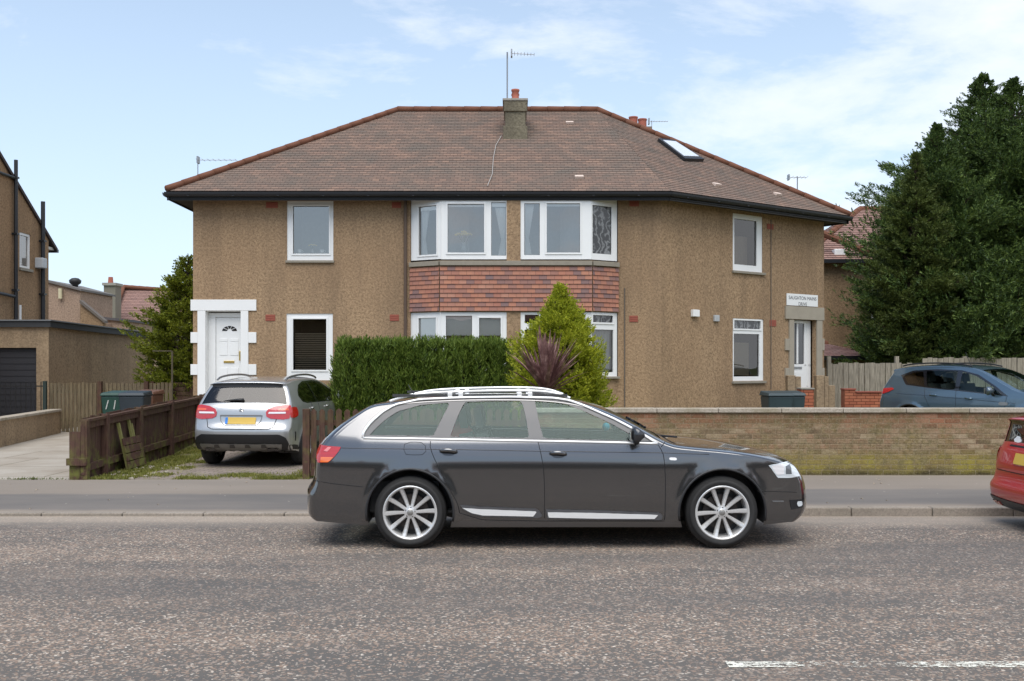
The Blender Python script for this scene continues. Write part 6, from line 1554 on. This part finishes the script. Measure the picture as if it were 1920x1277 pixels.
def conifer(name, base, H, rad, label, mat, nb=220, z0=.06, lift=.5, fl=.26, fw=.07, per=16, spr=9, rv=1., seed=1, droop=.0, trunks=((0, 0),), squash=1, tr=.16, tipbias=.35, dirmask=None):
    r = np.random.default_rng(seed); e = empty(name, base, label, 'tree')
    Ps, Ds = [], []
    tb = MB(); lb = MB()
    for (tx, ty) in trunks: tb.tube([(tx, ty, -.1), (tx * .9, ty * .9, H * .3), (tx * .5, ty * .5, H * .65), (tx * .2, 0, H * .93)], [tr, tr * .75, tr * .4, .02], 8)
    for b in range(nb):
        t_ = z0 + (1 - z0) * (b + r.random()) / nb; az = r.random() * 2 * math.pi; Rr = rad(t_, az) * (.62 + .62 * r.random() ** 2.2 * rv)
        zb = t_ * H; lf = lift * (.6 + .8 * r.random())
        ux, uy = math.cos(az), math.sin(az) * squash; n = max(3, int(per * max(.35, Rr / rad(.3, az))))
        zs = zb - Rr * .25
        endz = zs + Rr * lf; 
        if b % 3 == 0: lb.tube([(0, 0, max(.3, zs - .2)), (ux * Rr * .5, uy * Rr * .5, lerp(zs, endz, .45)), (ux * Rr * .93, uy * Rr * .93, endz)], [.045, .025, .008], 4)
        B = np.array([ux, uy, lf]); B = B / np.linalg.norm(B); Sd = np.array([-uy, ux, 0.]) ; roll = r.normal(0, .35); Sd = Sd * math.cos(roll) + np.array([0, 0, 1.]) * math.sin(roll)
        for k in range(n):
            s = tipbias + (1 - tipbias) * (k + r.random()) / n
            c0 = np.array([ux * Rr * s, uy * Rr * s, lerp(zs, endz, s ** 1.3)]); side = 1 if (k % 2) else -1
            td = B * .75 + Sd * side * (.85 - .45 * s) + np.array([0, 0, .12]) + r.normal(0, .12, 3); tl = Rr * (.42 - .26 * s) * r.uniform(.6, 1.25) + .04
            for m_ in range(3):
                c = c0 + td * tl * (m_ + r.random()) / 3 + r.normal(0, .025, 3)
                Ps.append(c); Ds.append(td + r.normal(0, .22, 3) + np.array([0, 0, .15 - droop]))
        for k in range(2): Ps.append(np.array([ux * Rr, uy * Rr, endz]) + r.normal(0, .03, 3)); Ds.append(B + np.array([0, 0, .5]) + r.normal(0, .2, 3))
    # leader tips
    for k in range(26):
        q = r.random(); Ps.append(np.array([r.normal(0, .03 + .25 * (1 - q) * fl * 2), r.normal(0, .05), H * (.90 + .10 * q)])); Ds.append(np.array([r.normal(0, .35), r.normal(0, .3), 1.]))
    Ps = np.array(Ps); Ds = norm(np.array(Ds)); n = len(Ps)
    # each spray: a flat frond of leaflets along an axis
    S = norm(np.cross(Ds, norm(r.normal(0, 1, (n, 3))))); al = []
    PP, DD, UU, LL, WW = [], [], [], [], []
    for k in range(spr):
        q = k / max(1, spr - 1); side = 1 if k % 2 else -1
        p = Ps + Ds * fl * 1.25 * q * np.clip((1.03 - Ps[:, 2] / H) / .26, .38, 1.)[:, None]
        d = norm(Ds * (.8 + q) + S * side * (1.0 - .7 * q) + r.normal(0, .22, (n, 3)))
        PP.append(p); DD.append(d); UU.append(norm(np.cross(d, norm(r.normal(0, 1, (n, 3)))))); LL.append(fl * (1.05 - .45 * q) * r.uniform(.7, 1.2, n)); WW.append(np.full(n, fw) * r.uniform(.7, 1.2, n))
    sc = np.tile(np.clip((1.03 - Ps[:, 2] / H) / .26, .38, 1.), spr); LL = [np.concatenate(LL) * sc]
    cr = leaves_mesh('crown', np.concatenate(PP), np.concatenate(DD), np.concatenate(UU), np.concatenate(LL), np.concatenate(WW), mat, e)
    tb.build('trunk', M['trunk'], e, sm=True); lb.build('limb', M['trunk'], e)
    return e
dark = leaf('dark_cypress', [(.014, .030, .010), (.040, .074, .020), (.088, .14, .032), (.20, .27, .06)], trans=.15)
dark2 = leaf('olive_cypress', [(.028, .044, .012), (.060, .085, .020), (.105, .14, .030), (.18, .21, .05)], trans=.15)
gold = leaf('golden_cypress', [(.13, .17, .014), (.28, .33, .022), (.44, .47, .035), (.60, .60, .06)], trans=.35)
midg = leaf('laurel', [(.05, .075, .012), (.13, .165, .02), (.25, .29, .03), (.42, .44, .05)], rough=.4)
def prof(w, pts):
    return lambda t_, az: w * tab(pts, t_) * (1 + .13 * math.sin(3 * az + 9 * t_) + .10 * math.sin(5 * az - 17 * t_))
P1 = [(0, .86), (.12, 1.0), (.3, 1.), (.48, .86), (.64, .70), (.78, .48), (.9, .22), (1, .01)]
conifer('conifer_tree', (PX(1843, 33), 33, 0), PZ(143, 33), prof(3.9, P1), 'tallest dark conifer with a ragged pointed top, right of centre of the clump', dark, nb=820, lift=.42, fl=.14, fw=.031, per=23, spr=9, seed=2, z0=.15, tr=.22)
conifer('conifer_tree', (PX(1900, 32), 32, 0), PZ(150, 32), prof(3.6, P1), 'dark conifer at the very right edge of the photo', dark, nb=700, lift=.42, fl=.14, fw=.031, per=21, spr=9, seed=4, z0=.15, tr=.2)
conifer('conifer_tree', (PX(1757, 31), 31, 0), PZ(236, 31), prof(2.3, P1), 'middle dark conifer with spiky shoulders left of the tallest one', dark, nb=700, lift=.45, fl=.135, fw=.030, per=21, spr=9, seed=3, z0=.15, tr=.19)
conifer('conifer_tree', (PX(1718, 30), 30, 0), PZ(288, 30), prof(1.25, [(0, .5), (.15, .72), (.4, 1.), (.6, .80), (.8, .5), (.9, .22), (1, .03)]), 'smaller yellowish green conifer nearest to the main house', dark2, nb=480, lift=.38, fl=.115, fw=.025, per=18, spr=9, seed=6, z0=.10, tr=.14)
# left conifer behind the house
conifer('evergreen_tree', (PX(352, 29), 29, 0), PZ(483, 29), prof(1.25, [(0, .7), (.2, .95), (.45, 1.), (.65, .80), (.8, .6), (1, .12)]), 'bushy golden green evergreen behind the left corner of the house', midg, nb=420, lift=.35, fl=.085, fw=.026, per=18, spr=9, seed=8, z0=.1, tr=.12)
# golden conifer and cordyline in the front garden
conifer('golden_conifer', (PX(1050, 17.3), 17.3, .05), PZ(545, 17.3), prof(.90, [(0, .85), (.15, 1.), (.35, 1.), (.55, .82), (.70, .60), (.84, .34), (.93, .16), (1, .02)]), 'bright yellow green conifer in front of the bay window', gold, rv=.45, nb=760, lift=.75, fl=.070, fw=.018, per=14, spr=9, seed=9, z0=.05, tr=.06)
bt = empty('bare_tree', (-26.5, 57, 0), 'faint bare twiggy tree left of the distant chimney', 'tree')
# bare twigs
mb = MB(); r_ = random.Random(3)
def twig(p, d, L, rr, n):
    q = p + d * L; mb.tube([p, q], [rr, rr * .6], 4)
    if n:
        for k in range(3): twig(q, (d + Vector((r_.uniform(-.7, .7), r_.uniform(-.5, .5), r_.uniform(-.1, .5)))).normalized(), L * .68, rr * .6, n - 1)
bt.location = (PX(157, 50), 50, 0); twig(Vector((0, 0, 0)), Vector((0, 0, 1)), 1.9, .06, 4); mb.build('branches', simple('twig_bark', (.16, .13, .09), .9), bt)
# hedge of clipped cypress columns
hg = empty('hedge', (-1.7, 18.8, 0), 'dark green clipped conifer hedge in front of the lower bay window', 'hedge')
r = np.random.default_rng(11)
hx0, hx1 = PX(634, 18.8), PX(952, 18.8); ncol = 9; Pn, Dn, Cn = [], [], []
for k in range(ncol):
    cx = lerp(hx0 + .16, hx1 - .16, k / (ncol - 1)) + r.normal(0, .02); Hc = PZ(658, 18.6) + r.normal(0, .05); Rc = .20 + r.normal(0, .01)
    n = 2600; a = r.random(n) * 2 * np.pi; z = Hc * r.random(n) ** .9; rr = Rc * (1 - np.clip((z / Hc - .90) / .12, 0, 1) * .75) * (1 + .24 * np.sin(a * 3 + z * 4 + k) + .1 * np.sin(z * 13 + a * 2)) * r.uniform(.62, 1.04, n) 
    yy = np.sin(a) * rr * 1.5
    Pn.append(np.stack([cx + np.cos(a) * rr, yy, z], 1)); Dn.append(np.stack([np.cos(a) * .42, np.sin(a) * .42, np.full(n, 1.)], 1) + r.normal(0, .22, (n, 3)))
for k in range(260):
    cx = r.uniform(hx0 + .05, hx1 - .05); n = 7; q = np.linspace(0, 1, n); hh = r.uniform(.04, .15)
    Pn.append(np.stack([cx + r.normal(0, .01, n) + q * r.normal(0, .03), r.normal(0, .16) + r.normal(0, .01, n), PZ(660, 18.6) - .02 + q * hh], 1)); Dn.append(np.array([0, 0, 1.]) + r.normal(0, .25, (n, 3)))
Pn = np.concatenate(Pn); Dn = norm(np.concatenate(Dn)); n = len(Pn); PP, DD, UU, LL, WW = [], [], [], [], []
S_ = norm(np.cross(Dn, norm(r.normal(0, 1, (n, 3)))))
for k in range(5):
    q = k / 4; sd_ = 1 if k % 2 else -1
    d = norm(Dn * (1 + q) + S_ * sd_ * (.8 - .6 * q) + r.normal(0, .15, (n, 3))); PP.append(Pn + Dn * .10 * q); DD.append(d); UU.append(norm(np.cross(d, norm(r.normal(0, 1, (n, 3)))))); LL.append(r.uniform(.05, .11, n)); WW.append(r.uniform(.012, .022, n))
hm = leaf('hedge_cypress', [(.028, .055, .010), (.075, .125, .018), (.15, .215, .032), (.25, .32, .06)])
o = leaves_mesh('foliage', np.concatenate(PP), np.concatenate(DD), np.concatenate(UU), np.concatenate(LL), np.concatenate(WW), hm, hg)
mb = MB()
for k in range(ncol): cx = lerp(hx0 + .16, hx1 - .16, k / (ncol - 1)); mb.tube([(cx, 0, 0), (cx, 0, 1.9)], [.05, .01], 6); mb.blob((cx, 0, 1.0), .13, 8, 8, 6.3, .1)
mb.build('stems_core', simple('hedge_core_shade', (.014, .018, .008), .95), hg); o.parent = hg; hg.location = (0, 18.8, .05)  # near-black cores put the shade between the columns into colour
# cordyline with brown purple sword leaves
cd = empty('cordyline', (PX(1023, 15.9), 15.9, .05), 'purple brown cordyline palm with sword leaves in front of the golden conifer', 'palm')
mb = MB(); mb.tube([(0, 0, -.05), (.01, 0, .6), (0, 0, 1.22)], [.055, .05, .06], 8); mb.build('trunk', M['trunk'], cd, sm=True)
mb = MB(); r_ = random.Random(12)
for k in range(110):
    az = r_.uniform(0, 2 * math.pi); el = r_.uniform(.0, 1.5) ** 1.0; el = math.pi / 2 - abs(r_.gauss(0, .60)); L = r_.uniform(.72, 1.02) if el > .5 else r_.uniform(.4, .62); w_ = .027
    d = Vector((math.cos(az) * math.cos(el), math.sin(az) * math.cos(el), math.sin(el))); sd_ = d.cross(Vector((0, 0, 1))).normalized() if abs(d.z) < .99 else Vector((1, 0, 0)); nn_ = sd_.cross(d)
    N = 6; z0_ = 1.20 + r_.uniform(-.05, .08); P = []
    for j in range(N + 1):
        q = j / N; c = Vector((0, 0, z0_)) + d * L * q - Vector((0, 0, 1)) * (.16 * q * q * math.cos(el)); ww = w_ * (1 - q ** 2.2) * (.6 + .8 * min(1, q * 4)) + .0012
        P.append((c - sd_ * ww, c + nn_ * ww * -.5, c + sd_ * ww))
    for a, b in zip(P, P[1:]):
        mb.face([a[0], a[1], b[1], b[0]]); mb.face([a[1], a[2], b[2], b[1]])
cm = NT('cordyline_leaf'); ri = cm.n('ShaderNodeNewGeometry').outputs['Random Per Island']; cc_ = cm.ramp(cm.noise(cm.coord(), 9, 3), [(.3, (.085, .038, .036)), (.5, (.19, .095, .085)), (.7, (.36, .22, .19))])
mb.build('sword_leaves', cm.done(cm.prin(cc_, .45)), cd)
# grass, moss and weeds: stuff
def tufts(name, L, mat, label, hgt=.07, seed=1):
    r = np.random.default_rng(seed); P = []
    for (x0, x1, y0, y1, n, dens) in L:
        q = np.stack([r.uniform(x0, x1, n), r.uniform(y0, y1, n)], 1)
        m_ = np.sin(q[:, 0] * 5.3 + 1) * np.sin(q[:, 1] * 6.1) + r.normal(0, .5, n) > dens; P.append(q[m_])
    P = np.concatenate(P); n = len(P); z = np.array([max(gz(a, b), 0) if b > 14.6 else pavez(a, b) for a, b in P]); P3 = np.column_stack([P, z])
    P3 = np.repeat(P3, 4, 0) + np.column_stack([r.normal(0, .02, (n * 4, 2)), np.zeros(n * 4)]); n *= 4
    d = norm(np.column_stack([r.normal(0, .6, (n, 2)), np.ones(n)])); o = leaves_mesh(name, P3, d, norm(np.cross(d, r.normal(0, 1, (n, 3)))), r.uniform(.4, 1.2, n) * hgt, np.full(n, .009), mat, None)
    tag(o, label, 'grass', kind='stuff'); return o
grassm = leaf('weedy_grass', [(.06, .075, .015), (.13, .15, .025), (.24, .24, .05), (.34, .30, .10)])
tufts('grass', [(-6.12, -5.5, 14.62, 19.6, 5200, -.1), (-5.6, -5.1, 14.65, 17.5, 1800, .5), (-4.9, -3.2, 14.62, 15.35, 2600, .35), (-3.7, -2.6, 14.62, 15.4, 2600, .2), (-3.3, -2.4, 14.7, 16, 1200, .3), (-2.9, .3, 14.62, 14.75, 1200, 0.)], grassm, 'yellowish grass and moss growing on the block driveway and along the brown fence', .055)
tufts('weeds', [(.5, 12, 14.70, 14.82, 2800, .25), (-16, -6.2, 14.56, 14.64, 900, .0)], leaf('low_weeds', [(.04, .06, .012), (.10, .13, .02), (.16, .18, .04)]), 'small green weeds at the foot of the brick wall', .05, 3)
mb = MB(); r_ = random.Random(5)
for k in range(46):
    x, y = r_.uniform(-6.1, -4.9), r_.uniform(14.62, 16.6); x = -6.05 + (x + 6.1) * .5 * (1 + (y - 14.6) * .2); mb.blob((x, y, gz(x, y) + .012), r_.uniform(.012, .045), 6, 4, .6, .25)
tag(mb.build('rubble', simple('rubble_stone', (.34, .30, .24), .9, var=.4, scale=30), None), 'small pale stones scattered at the foot of the brown fence', 'stones', kind='stuff')
mb = MB()
for k in range(70):
    x, y = r_.uniform(-9, 9), r_.uniform(11.5, 14.5); z = pavez(x, y) + .003; a = r_.uniform(0, 3); s = r_.uniform(.012, .03)
    mb.face([(x + s * math.cos(a), y + s * math.sin(a), z), (x - s * math.sin(a) * .6, y + s * math.cos(a) * .6, z + .008), (x - s * math.cos(a), y - s * math.sin(a), z), (x + s * math.sin(a) * .6, y - s * math.cos(a) * .6, z + .006)])
tag(mb.build('leaf_litter', simple('dry_leaf', (.42, .34, .24), .9, var=.4), None), 'tiny dry leaves and crumbs scattered on the pavement', 'litter', kind='stuff')
